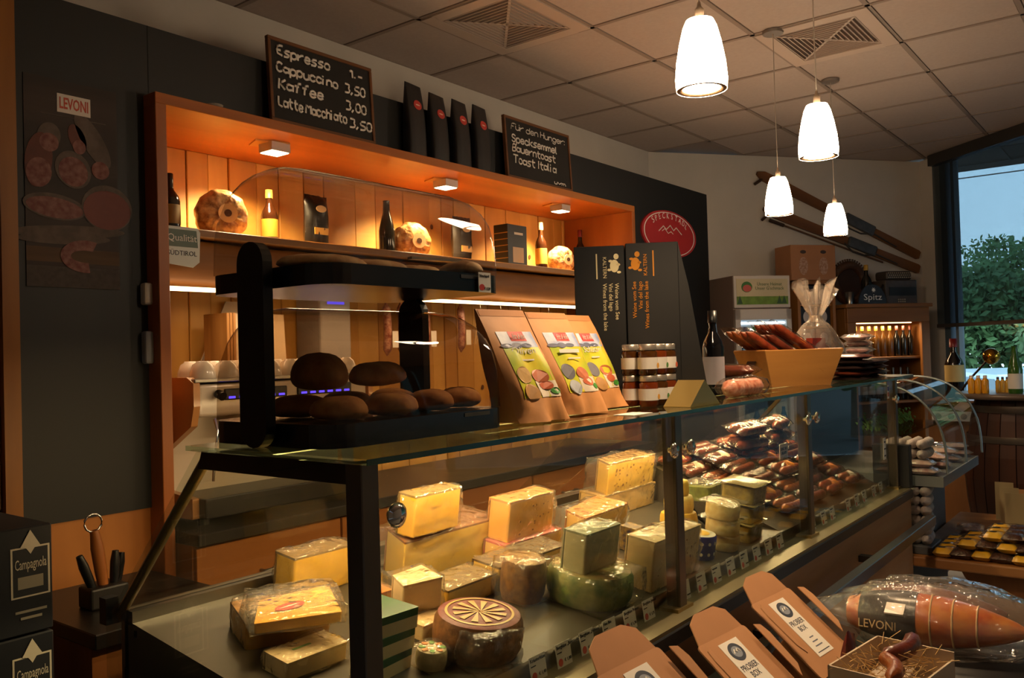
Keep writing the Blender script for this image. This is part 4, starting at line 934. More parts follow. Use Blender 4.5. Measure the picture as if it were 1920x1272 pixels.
# bottle behind boxes
bottle('wine_bottle', 'black wine bottle with pale label standing beside the gold-lettered box', (at(1337, 650, 1.31).x, 1.31, ZK), .30, .038, mat('#0c0c10', .1, spec=.7), mat('#8d8890', .6), BLACK, 'wine', lab=(.12, .45))

# wooden basket full of sausage packs
bk = thing('wooden_basket', 'tapered wooden tray with cut-out handle holding sausage packs on the counter', 'basket', (3.395, 1.275, ZK), -32)
BKM = T(3.395, 1.275, ZK) @ RZ(-32)
bw0, bw1, bdp, bh = .30, .40, .22, .150
WD = wood('#b5803f', '#96632c', 'x', 8, .5)
def slab(name, pts, th, m, par, ho=None):
    a = [Vector(q) for q in pts]; n_ = (a[1] - a[0]).cross(a[2] - a[0]).normalized() * th
    MB().add(a + [q + n_ for q in a], [(0, 1, 2, 3), (7, 6, 5, 4), (0, 4, 5, 1), (1, 5, 6, 2), (2, 6, 7, 3), (3, 7, 4, 0)]).build(name, m, par, .002, 1)
e = (bw1 - bw0) / 2; f_ = .03
lo_ = [(0, f_, 0), (bw0, f_, 0), (bw0, bdp - f_, 0), (0, bdp - f_, 0)]; hi_ = [(-e, 0, bh), (bw0 + e, 0, bh), (bw0 + e, bdp, bh), (-e, bdp, bh)]
for k, nm in enumerate(('front_board', 'end_board', 'rear_board', 'end_board')): slab(nm, (lo_[k], lo_[(k + 1) % 4], hi_[(k + 1) % 4], hi_[k]), -.012, WD, bk)
MB().prism([(q[0], q[1]) for q in lo_], 0, .012).build('base_board', WD, bk)
M = Matrix.Identity(4)
MB().prism(rrect(-.03, -.014, .03, .014, .012), 0, .002, T(-e * .62 - .006, bdp / 2, bh * .66) @ RZ(-90) @ RX(90) @ RX(-28)).build('handle_slot', mat('#2a160a', .8), bk)
REDS = [mat('#6e2412', .3, noise_amt=.4, scale=50, bump=.3, h2='#8a3c20'), mat('#7d3a14', .3, noise_amt=.4, scale=60, bump=.3, h2='#9a5424'), mat('#4e1c10', .3, noise_amt=.4, scale=40, bump=.3, h2='#6e3020')]
SFILM = glass('#fdf6ee', .42, .12, film=.02, fcol='#d8c8b4', bump=.5)
def sausage_pack(name, lab, M, L, r, n, m, group, label_m=None, seed=0, film=SFILM, cat='sausage'):
    t = thing(name, lab, cat, M=M, group=group)
    w = n * r * 2.0
    for k in range(n): sausage(MB(), L, r, .006, M=T(0, (k - (n - 1) / 2) * r * 2.02, r), seed=seed + k).build('sausage', m, t)
    pouch(L * 1.22, w * 1.28, r * 2.3, seed, 12, 7, .25).build('film_pouch', film, t)
    if label_m: pouch(L * .2, w * 1.05, r * 2.36, seed + 9, 4, 4, .1, M=T(L * .08, 0, -.0002)).build('label', label_m, t)
    return t
OR = mat('#d07a1c', .5, noise_amt=.25, scale=30); WL = mat('#cfc8bc', .6)
for i, (dx, dy, z, ry, rz) in enumerate(((.0, .064, .142, 32, 1), (.10, .064, .128, 32, -1), (.14, .064, .170, 32, 0), (.10, .158, .130, 32, 1), (.0, .158, .146, 32, -1), (.14, .158, .172, 32, 0))):
    sausage_pack('sausage_pack', ('bare dark sausages in film at the tray end with the handle', 'dark sausages with white label near the tray front', 'red-brown sausages with orange label in the middle of the tray', 'darkest sausages with white label at the far tray end', 'light brown sausages without label at the back of the tray', 'red-brown sausages with orange label at the far rear of the tray')[i], BKM @ T(dx, dy, z) @ RZ(rz) @ RY(ry), .27, .018, 2, REDS[(0, 2, 0, 2, 1, 0)[i]], 'packs in the wooden tray', (None, WL, OR, WL, None, OR)[i], i)
sausage_pack('sausage_pack', 'film-wrapped pair of pinkish sausages lying before the wooden tray', T(2.78, 1.16, ZK) @ RZ(-6), .24, .03, 1, mat('#a85a40', .3, noise_amt=.4, scale=60, h2='#d0a090'), None, None, 31)
for i in range(2): 
    q = at(1365, 700, 1.5); sausage_pack('sausage_pack', ('vacuum-packed sausages lying behind the wine bottle', 'vacuum-packed sausages on top of the pack behind the bottle')[i], T(3.20, 1.40, ZK + .052 * i) @ RZ(80 + 6 * i), .21, .022, 2, REDS[2], None, None, 35 + i)
# card slip and white board behind the basket
card('standing_card', 'pale upright card standing behind the sausage tray', 'card', ((3.0, 1.52, ZK), (3.09, 1.50, ZK), (3.0, 1.53, ZK + .32)), .003, mat('#c9ad92', .7))
card('standing_card', 'small white card with red logo beside the black boxes', 'card', ((2.83, 1.50, ZK), (2.93, 1.49, ZK), (2.83, 1.51, ZK + .23)), .003, PAPER, [('~~~~', .55, .84, .06, RED, .5)])
# gift bag in cellophane
gb = thing('gift_basket', 'gift basket wrapped in clear cellophane tied in a tuft', 'gift', (4.17, 1.36, ZK))
def gift(a, b):
    th = 2 * PI * a; k = b; pin = .64
    R_ = .018 + .15 * max(0, 1 - (k / pin) ** 2) ** .6 if k < pin else .018 + .085 * ((k - pin) / (1 - pin)) ** .8
    cr = 1 + (.10 if k < pin else .32) * math.sin(13 * th + 3 * k) * k; ex_ = 1.5 if k < pin * .6 else 1.1
    return (R_ * cr * ex_ * math.cos(th), R_ * cr * math.sin(th) * .8, .46 * k + .03 * math.sin(7 * th) * max(0, k - .75) * 4)
MB().sheet(gift, 60, 24).build('cellophane', glass('#f4f2ee', .95, .06, film=.24, fcol='#d8ccc0', bump=.9), gb)
MB().lathe([(.022, .28), (.026, .294), (.022, .31)], 12).build('tie', mat('#c9b8a0', .4), gb)
MB().bb((-.20, -.07, .02), (-.06, -.04, .20), RZ(-6)).build('red_carton', mat('#c2402a', .5, noise_amt=.3, scale=15), gb)
sausage(MB(), .2, .03, 0, M=T(.06, -.03, .09) @ RY(55), seed=3).build('sausage', REDS[1], gb); sausage(MB(), .2, .028, 0, M=T(.12, .0, .08) @ RY(62), seed=4).build('sausage', REDS[0], gb)
MB().bb((-.22, -.10, 0), (.22, .09, .03)).build('tray', mat('#b58a58', .6), gb, .004)
# dark flat packs lying at the far end of the counter
DP = [mat('#2a201e', .3, noise_amt=.3, scale=20), mat('#3c2c28', .3, noise_amt=.3, scale=20), mat('#6a3222', .3, noise_amt=.4, scale=40)]
for i in range(9):
    t = thing('flat_speck_pack', 'dark flat vacuum pack in the pile at the far end of the counter top', 'pack', (3.92 + .24 * (i % 2) + .006 * (i // 2), 1.128 + .004 * (i % 3), ZK + .0245 * (i // 2)), rnd.uniform(-7, 7), 'pile of dark packs on the counter')
    pouch(.22, .15, .024, i + 50, 10, 8, .3).build('pack', DP[i % 3], t); 
    if i % 3 == 1: pouch(.08, .05, .026, i, 4, 4, M=T(.02, 0, 0)).build('label', WL, t)
for i in range(7):
    t = thing('speck_pack', 'pinkish sliced speck in clear pack in the heap on top of the curved counter', 'pack', (4.78 + .02 * (i % 3), 1.34 + .01 * (i % 2), 1.301 + .035 * i), rnd.uniform(-15, 15), 'heap of clear speck packs')
    pouch(.15, .12, .030, i + 70, 8, 6, .3).build('meat', mat('#7d4a48', .35, noise_amt=.4, scale=40, h2='#b98a88'), t); pouch(.19, .15, .036, i + 71, 8, 6, .35).build('film_pouch', BAGFILM, t)
o = MB().bb((-.05, -.03, 0), (.05, .03, .001)).build('receipt_slip', PAPER, None); o.location = (1.95, 1.115, ZK + .0005); tag(o, 'white slip of paper on the glass before the bread mix bags', 'paper')

# ================================================================ CHEESES
TL = math.atan(.14)
def tilt(t): t.rotation_euler.x = TL; return t
def onrow(u, v, Y): p = at(u, v, Y); p.z = .80 + .14 * (Y - 1.12); return p
UPV = Vector((0, -math.sin(TL), math.cos(TL)))
PASTE = lambda h: mat(h, .4, noise_amt=.06, scale=30, sub=.15)
def cheese_block(lab, u, v, z, wpx, hpx, d, rz, paste, rind, kind='block', film=True, holes=0, seed=0, group='cheeses in the display counter', tag_=None, skew=0, Y=None, dx=0, dy=0):
    p = dk(u, v, z) if Y is None else onrow(u, v, Y)
    p = p + Vector((dx, dy, .14 * dy)); s_ = mpp(p); w, h = wpx * s_ / (.611 - (u - 960) / 1600 * .791), hpx * s_
    t = thing('cheese_wedge' if kind != 'block' else 'cheese_block', lab, 'cheese', (p.x, p.y, p.z), rz, group); tilt(t)
    r_ = .006
    if kind == 'wedge': poly = [(-w / 2, 0), (w / 2, 0), (w / 2 - skew, d), (-w / 2 + w * .12, d * .75)]
    else: poly = [(-w / 2, 0), (w / 2, 0), (w / 2 + skew, d), (-w / 2 + skew, d)]
    MB().prism(poly, 0, h - r_).build('paste', PASTE(paste), t, .006, 3)
    MB().prism(poly, h - r_, h).build('rind', mat(rind, .6, noise_amt=.25, scale=40, bump=.2), t, .002, 1)
    MB().prism([poly[3], poly[2], (poly[2][0], poly[2][1] + .004), (poly[3][0], poly[3][1] + .004)], 0, h).build('rind', mat(rind, .6, noise_amt=.25, scale=40, bump=.2), t)
    for k in range(holes):
        hx, hz = rnd.uniform(-.4, .45) * w, rnd.uniform(.12, .8) * h; rr = rnd.uniform(.002, .0055)
        MB().prism(ell(rr, rr * .8, 12), 0, .0012, T(hx, 0, hz) @ RX(90)).build('hole', mat('#8a5a18', .6), t)
    if film:
        fm = wrap(MB(), (-w / 2, -.001, 0), (w / 2, d, h), seed, None, .009, 9, .005).build('cling_film', FILM, t)
    return t, p, w, h, d
ZR = .87
def dk(u, v, z): return atP(u, v, (0, 1.12, .80), (0, -.14, 1)) if z in (ZD, ZR) else atZ(u, v, z)
cheese_block('large dark-rinded yellow block of cheese by the end pane of the counter', 605, 1108, ZR, 110, 76, .075, 0, '#cfa02a', '#7a5a20', seed=1)
t_, p_, w_, h_, d_ = cheese_block('long pale yellow mountain cheese wedge carrying a smaller block', 850, 1068, ZR, 180, 78, .16, 0, '#d2ac52', '#8e5a34', 'wedge', seed=2)
zc = p_.z + h_
cheese_block('small yellow cheese block standing on the long mountain cheese wedge', 828, 1000, zc + .006, 88, 76, .06, 2, '#dca93a', '#8a6a28', seed=3, dy=.02)
t_, p_, w_, h_, d_ = cheese_block('cheese block with pink label band under the holey square block', 1000, 1046, ZR, 105, 40, .08, 0, '#d9a860', '#c4605a', seed=4)
cheese_block('square pale cheese block with tiny holes on the pink-labelled block', 1000, 1006, p_.z + h_ + .001, 88, 74, .075, 2, '#dba452', '#c98a48', holes=14, seed=5, dy=.012)
t_, p_, w_, h_, d_ = cheese_block('low pale cheese wedges below the big holey wedge', 1180, 992, ZR, 98, 42, .10, 0, '#cfa868', '#b08a50', seed=6, Y=1.665)
hz_ = p_ + UPV * h_
t_, p2_, w_, h_, d_ = cheese_block('big holey pale yellow cheese wedge on low wedges near the post', 1180, 952, .95, 96, 64, .10, 0, '#e0b24a', '#a07838', 'wedge', holes=26, seed=7)
t_.location = hz_
cheese_block('pale cheese wedge with orange rind behind the blue-veined cheese', 1124, 1022, ZR, 92, 62, .12, 4, '#d9ae5c', '#b9742c', seed=8, kind='wedge', dx=.035)
t_, p_, w_, h_, d_ = cheese_block('yellow cheese wedge with dark rind behind the half wheel', 1000, 1085, ZR, 126, 44, .095, 0, '#cfa53c', '#5e4420', seed=9)
cheese_block('yellow cheese with bright yellow label beside a white wedge', 885, 1130, ZD, 96, 40, .10, 2, '#c99e34', '#6e5424', seed=10)
q = atZ(855, 1098, ZD + .055)
cheese_block('standing white rindless cheese wedge in crumpled film', 790, 1172, ZD, 62, 84, .09, -12, '#dcc49a', '#cdb388', 'wedge', seed=11)
cheese_block('small white cheese piece with orange flecks before the white wedge', 822, 1190, ZD, 62, 28, .05, 4, '#dfc493', '#d8b27e', seed=12)
cheese_block('orange-yellow small cheese block behind the green stacked wedges', 714, 1156, ZD, 40, 45, .06, 0, '#d99a2e', '#c87a28', seed=13)
cheese_block('tall pale seeded cheese block with black lid beside the post', 1262, 1092, ZD, 86, 92, .09, 0, '#d9bc88', '#c9ad7c', holes=10, seed=15, dx=.012)
# round cheeses
def wheel(lab, u, v, z, rpx, hpx, side, top, film=True, seed=0, name='round_cheese', bulge=.08, group='round cheeses in the display counter'):
    p = dk(u, v, z); s_ = mpp(p); r, h = rpx * s_, hpx * s_
    t = thing(name, lab, 'cheese', (p.x, p.y + r * .8, p.z + (.14 * r * .8 if z in (ZD, ZR) else 0)), 0, group)
    if z in (ZD, ZR): tilt(t)
    MB().lathe([(r * .93, 0), (r * (1 + bulge * .3), h * .2), (r * (1 + bulge * .6), h * .5), (r * (1 + bulge * .3), h * .8), (r * .95, h * .97)], 32).build('rind', side, t)
    MB().lathe([(r * .95, h * .97), (r * .88, h), (.001, h)], 32).build('top_face', top, t)
    if film: wrap(MB(), (-r, -r, 0), (r, r, h), seed, None, .006, 6, .002).build('cling_film', FILM, t)
    return t, p, r, h
def cm(h, h2=None, s=40): return mat(h, .5, noise_amt=.25, scale=s, bump=.25, h2=h2)
t_, p_, r_, h_ = wheel('round brown cheese wheel with dark red gold-printed top by the price tags', 945, 1240, ZD, 84, 74, cm('#8a5a34', '#5e3a22'), cm('#7a2a24'), False, 20)
MB().lathe([(r_ * .80, h_ + .0012), (r_ * .74, h_ + .0016)], 32, cap=False).build('gold_ring', mat('#c09a4a', .4), t_)
for k in range(12):
    a = k * PI / 6; MB().prism([(0, -.003), (r_ * .62, -.008), (r_ * .62, .008)], 0, .0006, T(0, 0, h_ + .0012) @ RZ(k * 30)).build('gold_ray', mat('#b98f48', .4), t_)
wrap(MB(), (-r_ * 1.05, -r_ * 1.1, 0), (r_ * .2, -r_ * .3, h_ * .9), 21, None, .012, 6, .004).build('loose_film', FILM, t_)
wheel('dark brown half wheel of ripened cheese with rough top', 1005, 1130, ZD, 42, 78, cm('#5e3a1c', '#8a6030'), cm('#6e4a22', '#a07838'), True, 22)
t_, p_, r_, h_ = wheel('green herb-coated round cheese loosely wrapped in clear bag', 1158, 1138, ZD, 80, 62, cm('#4e6a30', '#8a8a4a', 25), cm('#a88a54', '#6e7a3a', 25), True, 23)
t9, p9, w9, h9, d9 = cheese_block('grey-green blue-veined cheese wedge on the herb-coated wheel', 1112, 1066, .9, 64, 74, .07, 0, '#a8a27c', '#8a8a6a', seed=14)
t9.location = t_.location + UPV * h_ + Vector((.0, -.03, -.0042))
for k, (u, v, z, rp, hp, lab) in enumerate(((1298, 998, ZD, 30, 36, 'bottom yellow round of the three-high cheese stack'), (1300, 968, ZD + .0, 28, 30, ''), (1298, 938, ZD, 20, 30, ''))):
    if k == 0: t_, p_, r_, h_ = wheel(lab, u, v, ZD + .06, 34, 36, cm('#d0a238'), cm('#d0a238'), False, 30); zt2 = ZD + .06 + h_; base = p_
    else:
        s_ = mpp(base); r = (28 if k == 1 else 20) * s_; h = (30 if k == 1 else 29) * s_
        t = thing('round_cheese', ('', 'middle pale round of the three-high cheese stack', 'small top round of the three-high cheese stack')[k], 'cheese', (base.x + .004, base.y + .05, zt2), 0, 'round cheeses in the display counter')
        MB().lathe([(r * .93, 0), (r, h * .25), (r, h * .75), (r * .9, h), (.001, h)], 28).build('rind', cm(('', '#d8b866', '#e0b84a')[k]), t); zt2 += h
pl = thing('cheese_pedestal', 'small wooden riser under the yellow round cheeses', 'riser', (base.x, base.y + .05, ZD)); MB().prism([(-.05, .14 * (base.y - 1.12)), (.06, .14 * (base.y + .11 - 1.12)), (.06, .06), (-.05, .06)], -.07, .07, Q0).build('riser', mat('#6a5a40', .6), pl, .003, 1)
# white wrapped discs, three high
p = dk(1383, 1036, ZD); s_ = mpp(p)
zz = p.z + .008
for k in range(3):
    r, h = (30 - 2 * (k == 0)) * s_ * 1.05, 31 * s_
    t = thing('cheese_disc', ('lowest of three film-wrapped pale cheese discs', 'middle of three film-wrapped pale cheese discs', 'topmost of three film-wrapped pale cheese discs')[k], 'cheese', (p.x - .02 * k * .6, p.y + r - .0077 * k, zz), 0, 'wrapped cheese discs'); tilt(t)
    MB().lathe([(r * .9, 0), (r, h * .12), (r, h * .85), (r * .9, h), (.001, h)], 28).build('cheese', cm('#d6c08c', '#c9ab6a'), t)
    pouch(r * 2.5, r * 2.3, h * .12, k + 40, 10, 8, .5, M=T(0, 0, h * .93)).build('film_top', FILM, t); zz += h * 1.0
# blue tin
p = dk(1337, 1050, ZD); s_ = mpp(p); r, h = 32 * s_, 44 * s_
t = thing('blue_cheese_tin', 'round blue tin with white flowers and pale lid', 'tin', (p.x, p.y + r, p.z + .14 * r)); tilt(t)
MB().lathe([(r, 0), (r, h * .8)], 32).build('body', mat('#2a2f86', .35), t); MB().lathe([(r * 1.02, h * .62), (r * 1.02, h * .92), (r * .95, h)], 32, cap=False).build('lid_rim', mat('#343a9a', .35), t)
MB().lathe([(r * .95, h), (.001, h)], 32, cap=False).build('lid_top', mat('#b9b4a8', .5), t); MB().lathe([(r * .6, h + .0006), (.001, h + .0008)], 32, cap=False).build('lid_print', mat('#c9a02a', .5), t)
for k in range(7):
    a = -PI * (.05 + .15 * k)
    for zz_ in (.25, .7): MB().prism(ell(.0055, .0055, 8), 0, .001, T(r * 1.025 * math.cos(a), r * 1.025 * math.sin(a), h * zz_) @ RZ(math.degrees(a) + 90) @ RX(90)).build('flower_print', WHITE, t)
# plastic tubs with green content
for i, (u, v, z, col, lab) in enumerate(((1345, 938, .93, '#6e7c22', 'clear tub of green olives next to small yellow round'), (1418, 950, .93, '#a08a3a', 'clear tub of pale cheese cubes under crinkled foil'), (1425, 1010, ZD, '#9a8440', 'clear tub of marinated cheese at the deck'), (1408, 980, .865, '#a89048', 'middle clear tub of marinated cheese in the tub stack'))):
    p = atZ(u, v, z); s_ = mpp(p); w, h = 66 * s_, 30 * s_
    if i: z = (0, .9425, .8075, .875)[i]; p = Vector((2.905, 1.185 - .0095 * (0, 2, 0, 1)[i], z)); w, h = .145, .059
    t = thing('cheese_tub', lab, 'tub', (p.x, p.y, z), 3, 'clear tubs in the counter')
    if i: tilt(t)
    MB().prism(rrect(-w / 2, 0, w / 2, w * .8, .015), 0.002, h * .9).build('content', mat(col, .4, noise_amt=.5, scale=40, bump=.3), t); MB().prism(rrect(-w * .53, -.003, w * .53, w * .83, .018), 0, h).build('tub', FILM, t); pouch(w * 1.2, w * .95, .012, i, 8, 6, .5, M=T(0, w * .4, h)).build('foil_lid', mat('#b5a06a', .2, .5) if i else FILM, t)
t = thing('tub_riser', 'low steel riser below the clear tubs', 'riser', (atZ(1345, 938, .93).x - .06, atZ(1345, 938, .93).y - .01, ZD)); YT = t.location.y; MB().prism([(0, .14 * (YT - 1.12)), (.15, .14 * (YT + .03)), (.15, .13), (0, .13)], -.01, .185, Q0).build('riser', mat('#3a342c', .5), t)
# dark patterned box
p = dk(1197, 1035, ZD); s_ = mpp(p); t = thing('patterned_cheese_box', 'dark blue box with gold pattern behind the seeded block', 'box', (p.x, p.y, p.z)); tilt(t); MB().bb((-.028, 0, 0), (.028, .06, 46 * s_)).build('box', mat('#1c1c3a', .4, noise_amt=.5, scale=70, h2='#8a6a2a'), t, .002, 1)
# green-topped wedges stacked near the end
pg = dk(738, 1268, ZD); zz = pg.z
for k in range(3):
    s_ = mpp(pg); h = 40 * s_; w = 105 * s_
    t = thing('green_cheese_wedge', ('bottom green-capped white cheese wedge of the stack', 'middle green-capped white cheese wedge of the stack', 'top green-capped white cheese wedge of the stack')[k], 'cheese', (pg.x, pg.y - .0062 * k, zz), 6 - 5 * k, 'green-capped wedges near the end pane'); tilt(t)
    poly = [(-w * .55, 0), (w * .5, 0), (w * .3, .11), (-w * .5, .07)]
    MB().prism(poly, 0, h * .62).build('paste', PASTE('#dcc69a'), t, .002, 1); MB().prism(poly, h * .62, h).build('green_cap', mat('#1f5a26', .35, noise_amt=.3, scale=25), t, .002, 1)
    MB().prism([(-.010, -.004), (.012, -.004), (.008, .006), (-.012, .005)], 0, .0008, T(-w * .3, .03, h)).build('printed_mark', mat('#c9b84a', .5), t); zz += h
t_, p_, w_, h_, d_ = cheese_block('white cheese with green lettering under the sticker wedge', 610, 1270, ZD, 112, 34, .075, 0, '#d9c090', '#d9c090', seed=24, Y=1.43, dx=-.02)
text('~~~~', .018, mat('#4a8a30', .6), t_, T(-.01, .04, h_ + .001), fit=w_ * .3)
t_, p_, w_, h_, d_ = cheese_block('vacuum-packed yellow wedge with red oval sticker lying flat', 560, 1178, .925, 130, 20, .15, -30, '#dca63e', '#dca63e', 'wedge', seed=25)
MB().prism(ell(.034, .017, 28), 0, .001, T(-.01, .06, h_ + .002) @ RZ(20)).build('red_sticker', mat('#bf2a22', .5), t_); MB().prism(ell(.024, .0022), .001, .0015, T(-.01, .06, h_ + .002) @ RZ(20)).build('sticker_print', PAPER, t_)
wrap(MB(), (-w_ * .5, 0, 0), (w_ * .5, .14, .03), 26, None, .008, 6, .012).build('vacuum_film', FILM, t_)
cheese_block('dark yellow cheese under the sticker wedge at the end pane', 555, 1225, ZD, 130, 52, .13, -20, '#b5832a', '#8a5e20', seed=27, dy=.05, dx=.02)
t_, p_, r_, h_ = wheel('white round cheese with orange and green printed top near the price tags', 822, 1258, ZD, 29, 36, cm('#d8c294'), cm('#d8c294'), True, 28)
t_.location.x = 1.345
for k in range(8): MB().prism(ell(.008, .006, 12), 0, .0008, T(.022 * math.cos(k * PI / 4), .022 * math.sin(k * PI / 4), h_ + .001) @ RZ(45 * k)).build('printed_leaf', mat(('#d8863a', '#5a9a3a')[k % 2], .5), t_)
# salami packs on a sloping board
ramp = MB().prism([(.08, ZD), (.80, ZD), (.80, 1.02), (.62, 1.02)], -.70, .60, T(3.80, 0, 0) @ Q).build('display_ramp', mat('#4a4036', .5, .3), dc)
def zr(y): 
    k = (y - YF - .08) / .54; return ZD + max(0, min(1, k)) * .22 + .004
k = 0
def pack_row(n, x0, dx, y, base, cols, lab, grp, L=.205, r=.0185, lift=0.0, rz=0):
    global k
    for i in range(n):
        lb = OR if (k % 3 == 0) else (WL if k % 4 == 1 else None)
        sausage_pack('salami_pack', lab, T(x0 + dx * i, y, base + lift * (i % 2)) @ RZ(rz + rnd.uniform(-4, 4)) @ RY(rnd.uniform(-1.5, 1.5)) @ RX(22), L, r, 2, REDS[k % 3], grp, lb, k); k += 1
la = ('vacuum-packed salami pair with orange label on the back of the sausage pile', 'vacuum-packed salami pair at mid height of the sausage pile', 'vacuum-packed salami pair at the foot of the sausage pile')
for rr, (n, x0, dx, y) in enumerate(((5, 3.17, .252, 1.655), (5, 3.18, .252, 1.572), (4, 3.22, .29, 1.488), (4, 3.26, .28, 1.404), (4, 3.30, .27, 1.32), (4, 3.32, .27, 1.238))):
    pack_row(n, x0 + .05, dx, y, zr(y) + .005, None, la[min(2, rr // 2)], 'salami packs on the sloping board')
for rr in range(4):
    pack_row(3, 3.38, .31, 1.61 - .083 * rr, zr(1.61 - .083 * rr) + .055, None, 'second layer salami pack lying on the sausage pile', 'upper salami packs on the pile', .235, .0185)
for i in range(4):
    sausage_pack('salami_pack', 'dark salami pack heaped near the counter top at the rear', T(3.62 + .34 * (i // 2), 1.50, zr(1.50) + .108 + .058 * (i % 2)) @ RZ(6 * i - 9) @ RX(22), .26, .022, 2, REDS[2], 'packs heaped at the rear', None, 60 + i)

# ================================================================ CURVED-GLASS COUNTER BEYOND
cc = thing('curved_counter', 'refrigerated counter with curved front glass beyond the display counter', 'display case', (4.56, .9, 0))
CL = .95; ZTB0 = .45
def cpt(k): 
    a = PI / 2 * k; return (.34 - .36 * math.sin(a) ** .9, .85 + .44 * math.cos(a) ** .75)
pts = [cpt(i / 14) for i in range(15)]
for x0_, x1_ in ((.0, CL * .5 - .004), (CL * .5 + .004, CL)):
    MB().sheet(lambda a, b, x0_=x0_, x1_=x1_: (x0_ + (x1_ - x0_) * a, *[(1 - (b * 14 - int(min(b * 14, 13)))) * pts[int(min(b * 14, 13))][q_] + (b * 14 - int(min(b * 14, 13))) * pts[int(min(b * 14, 13)) + 1][q_] for q_ in (0, 1)]), 1, 14).build('curved_pane', glass('#e8efec', .95), cc)
for x in (.0, CL * .5, CL): MB().tube([(x, q[0], q[1]) for q in pts], .006, 6).build('glass_rib', mat('#9aa4a6', .25, .7), cc)
MB().bb((0, .33, 1.27), (CL, .72, 1.30)).build('top_board', mat('#4a555c', .4), cc, .004)
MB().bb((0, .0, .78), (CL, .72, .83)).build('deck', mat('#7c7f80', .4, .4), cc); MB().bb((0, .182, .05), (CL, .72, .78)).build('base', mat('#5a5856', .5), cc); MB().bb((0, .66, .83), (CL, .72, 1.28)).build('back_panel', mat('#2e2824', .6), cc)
MB().bb((0, .05, 1.02), (CL, .6, 1.03), T(0, .12, 0)).build('inner_shelf', GLASS, cc)
for lev in range(2):
    for i in range(10):
        p = (4.615 + .093 * i, 1.02 + .05 * (i % 3) + .02 * lev, .832 + .037 * lev)
        t = thing('meat_pack', ('lower', 'upper')[lev] + ' layer pack of pinkish sliced meat under the curved glass', 'pack', p, rnd.uniform(-3, 3), 'meat packs under curved glass')
        pouch(.086, .17, .034, 100 + i + 10 * lev, 8, 8, .3).build('meat', mat(('#8a3a3c', '#b07a74', '#c9b0a8')[(i + lev) % 3], .4, noise_amt=.4, scale=40, h2='#c9a8a0'), t); pouch(.094, .2, .038, i, 8, 8, .35).build('film_pouch', BAGFILM, t)
for i in range(8):
    t = thing('white_salami', 'white-moulded salami stacked inside the near end of the curved counter', 'sausage', (4.605 + .012 * (i % 2), 1.0 + .051 * (i % 4), .906 + .05 * (i // 4)), 0, 'white salami stack')
    sausage(MB(), .22, .025, .01, M=T(.08, 0, .025), seed=i).build('sausage', mat('#b5a8a0', .7, noise_amt=.35, scale=40, bump=.3), t)
pb_ = thing('salami_crate', 'grey crate under the white salami pile beside the counter end', 'crate', (4.53, .955, ZTB0)); MB().bb((0, 0, 0), (.22, .105, .04)).build('crate', mat('#4a4a4c', .6), pb_, .003, 1)
for i in range(12):
    t = thing('white_salami', 'white-moulded salami piled beside the black counter end', 'sausage', (4.545 + .004 * (i % 2), .983 + .05 * (i % 2), ZTB0 + .04 + .0475 * (i // 2)), 6, 'white salami pile')
    sausage(MB(), .20, .025, .008, M=T(.10, 0, .025), seed=40 + i).build('sausage', mat('#b5a8a0', .7, noise_amt=.35, scale=40, bump=.3), t)
# greens on the inner shelf
for i in range(6):
    t = thing('parsley_bunch', 'bunch of green garnish on the inner shelf of curved counter', 'greens', (4.66 + .14 * i, 1.25, 1.03), 0, 'garnish on the inner shelf'); g_ = MB()
    for q in range(60):
        a = Vector((rnd.gauss(0, .03), rnd.gauss(0, .03), abs(rnd.gauss(0, .03)))); s_ = .012; g_.add([a, a + Vector((s_, 0, s_)), a + Vector((0, s_, s_ * 1.4)), a + Vector((-s_ * .6, s_ * .4, s_))], [(0, 1, 2, 3)])
    g_.build('leaves', mat('#5f8a3a', .6, noise_amt=.4, scale=60), t, fix=False)['kind'] = 'stuff'

# ================================================================ RUSTIC BENCH WITH PACKS
ZTB = .45
tb_ = thing('rustic_bench', 'low rustic wooden bench with thick top and scrolled legs', 'bench', (4.45, .25, 0))
TBW = wood('#9a6a3c', '#7a4c24', 'y', 7, .55, .2)
MB().bb((.03, -.16, ZTB - .05), (1.35, .81, ZTB)).build('table_top', TBW, tb_, .008)
leg = [(.06, 0), (.24, 0), (.21, .03), (.22, .08), (.28, .13), (.34, .08), (.36, .03), (.32, 0), (.50, 0), (.48, .06), (.40, .14), (.39, .26), (.47, .36), (.49, .40), (.05, .40), (.10, .34), (.17, .24), (.15, .12), (.06, .05)]
for x in (.10, 1.15): MB().prism([(a + .1, b) for a, b in leg], 0, .05, T(x, 0, 0) @ Q).build('leg', wood('#8d5c30', '#6f421e', 'z', 6, .6), tb_, .003, 1)
MB().bb((.15, .34, .16), (1.2, .38, .26)).build('stretcher', wood('#8d5c30', '#6f421e', 'x', 6, .6), tb_, .003, 1)
YEL = mat('#d8ac18', .35, noise_amt=.1, scale=20); BRN = mat('#3c1c12', .25, noise_amt=.4, scale=60, bump=.3)
yp = None; cnt = 0
def ypack(x, y, z, rz, lab):
    t = thing('sausage_snack_pack', lab, 'pack', (x, y, z), rz, 'yellow and brown snack packs on the bench')
    pouch(.085, .085, .045, cnt, 7, 6, .12, M=T(-.04, 0, 0)).build('yellow_end', YEL, t); pouch(.095, .085, .045, cnt + 3, 7, 6, .2, M=T(.038, 0, .0)).build('sausage_window', BRN, t)
    pouch(.20, .098, .048, cnt + 6, 8, 6, .25, M=T(0, 0, -.0005)).build('film_pouch', SFILM, t); MB().prism(ell(.017, .016, 16), 0, .001, T(-.045, 0, .0455)).build('round_mark', mat('#201814', .5), t)
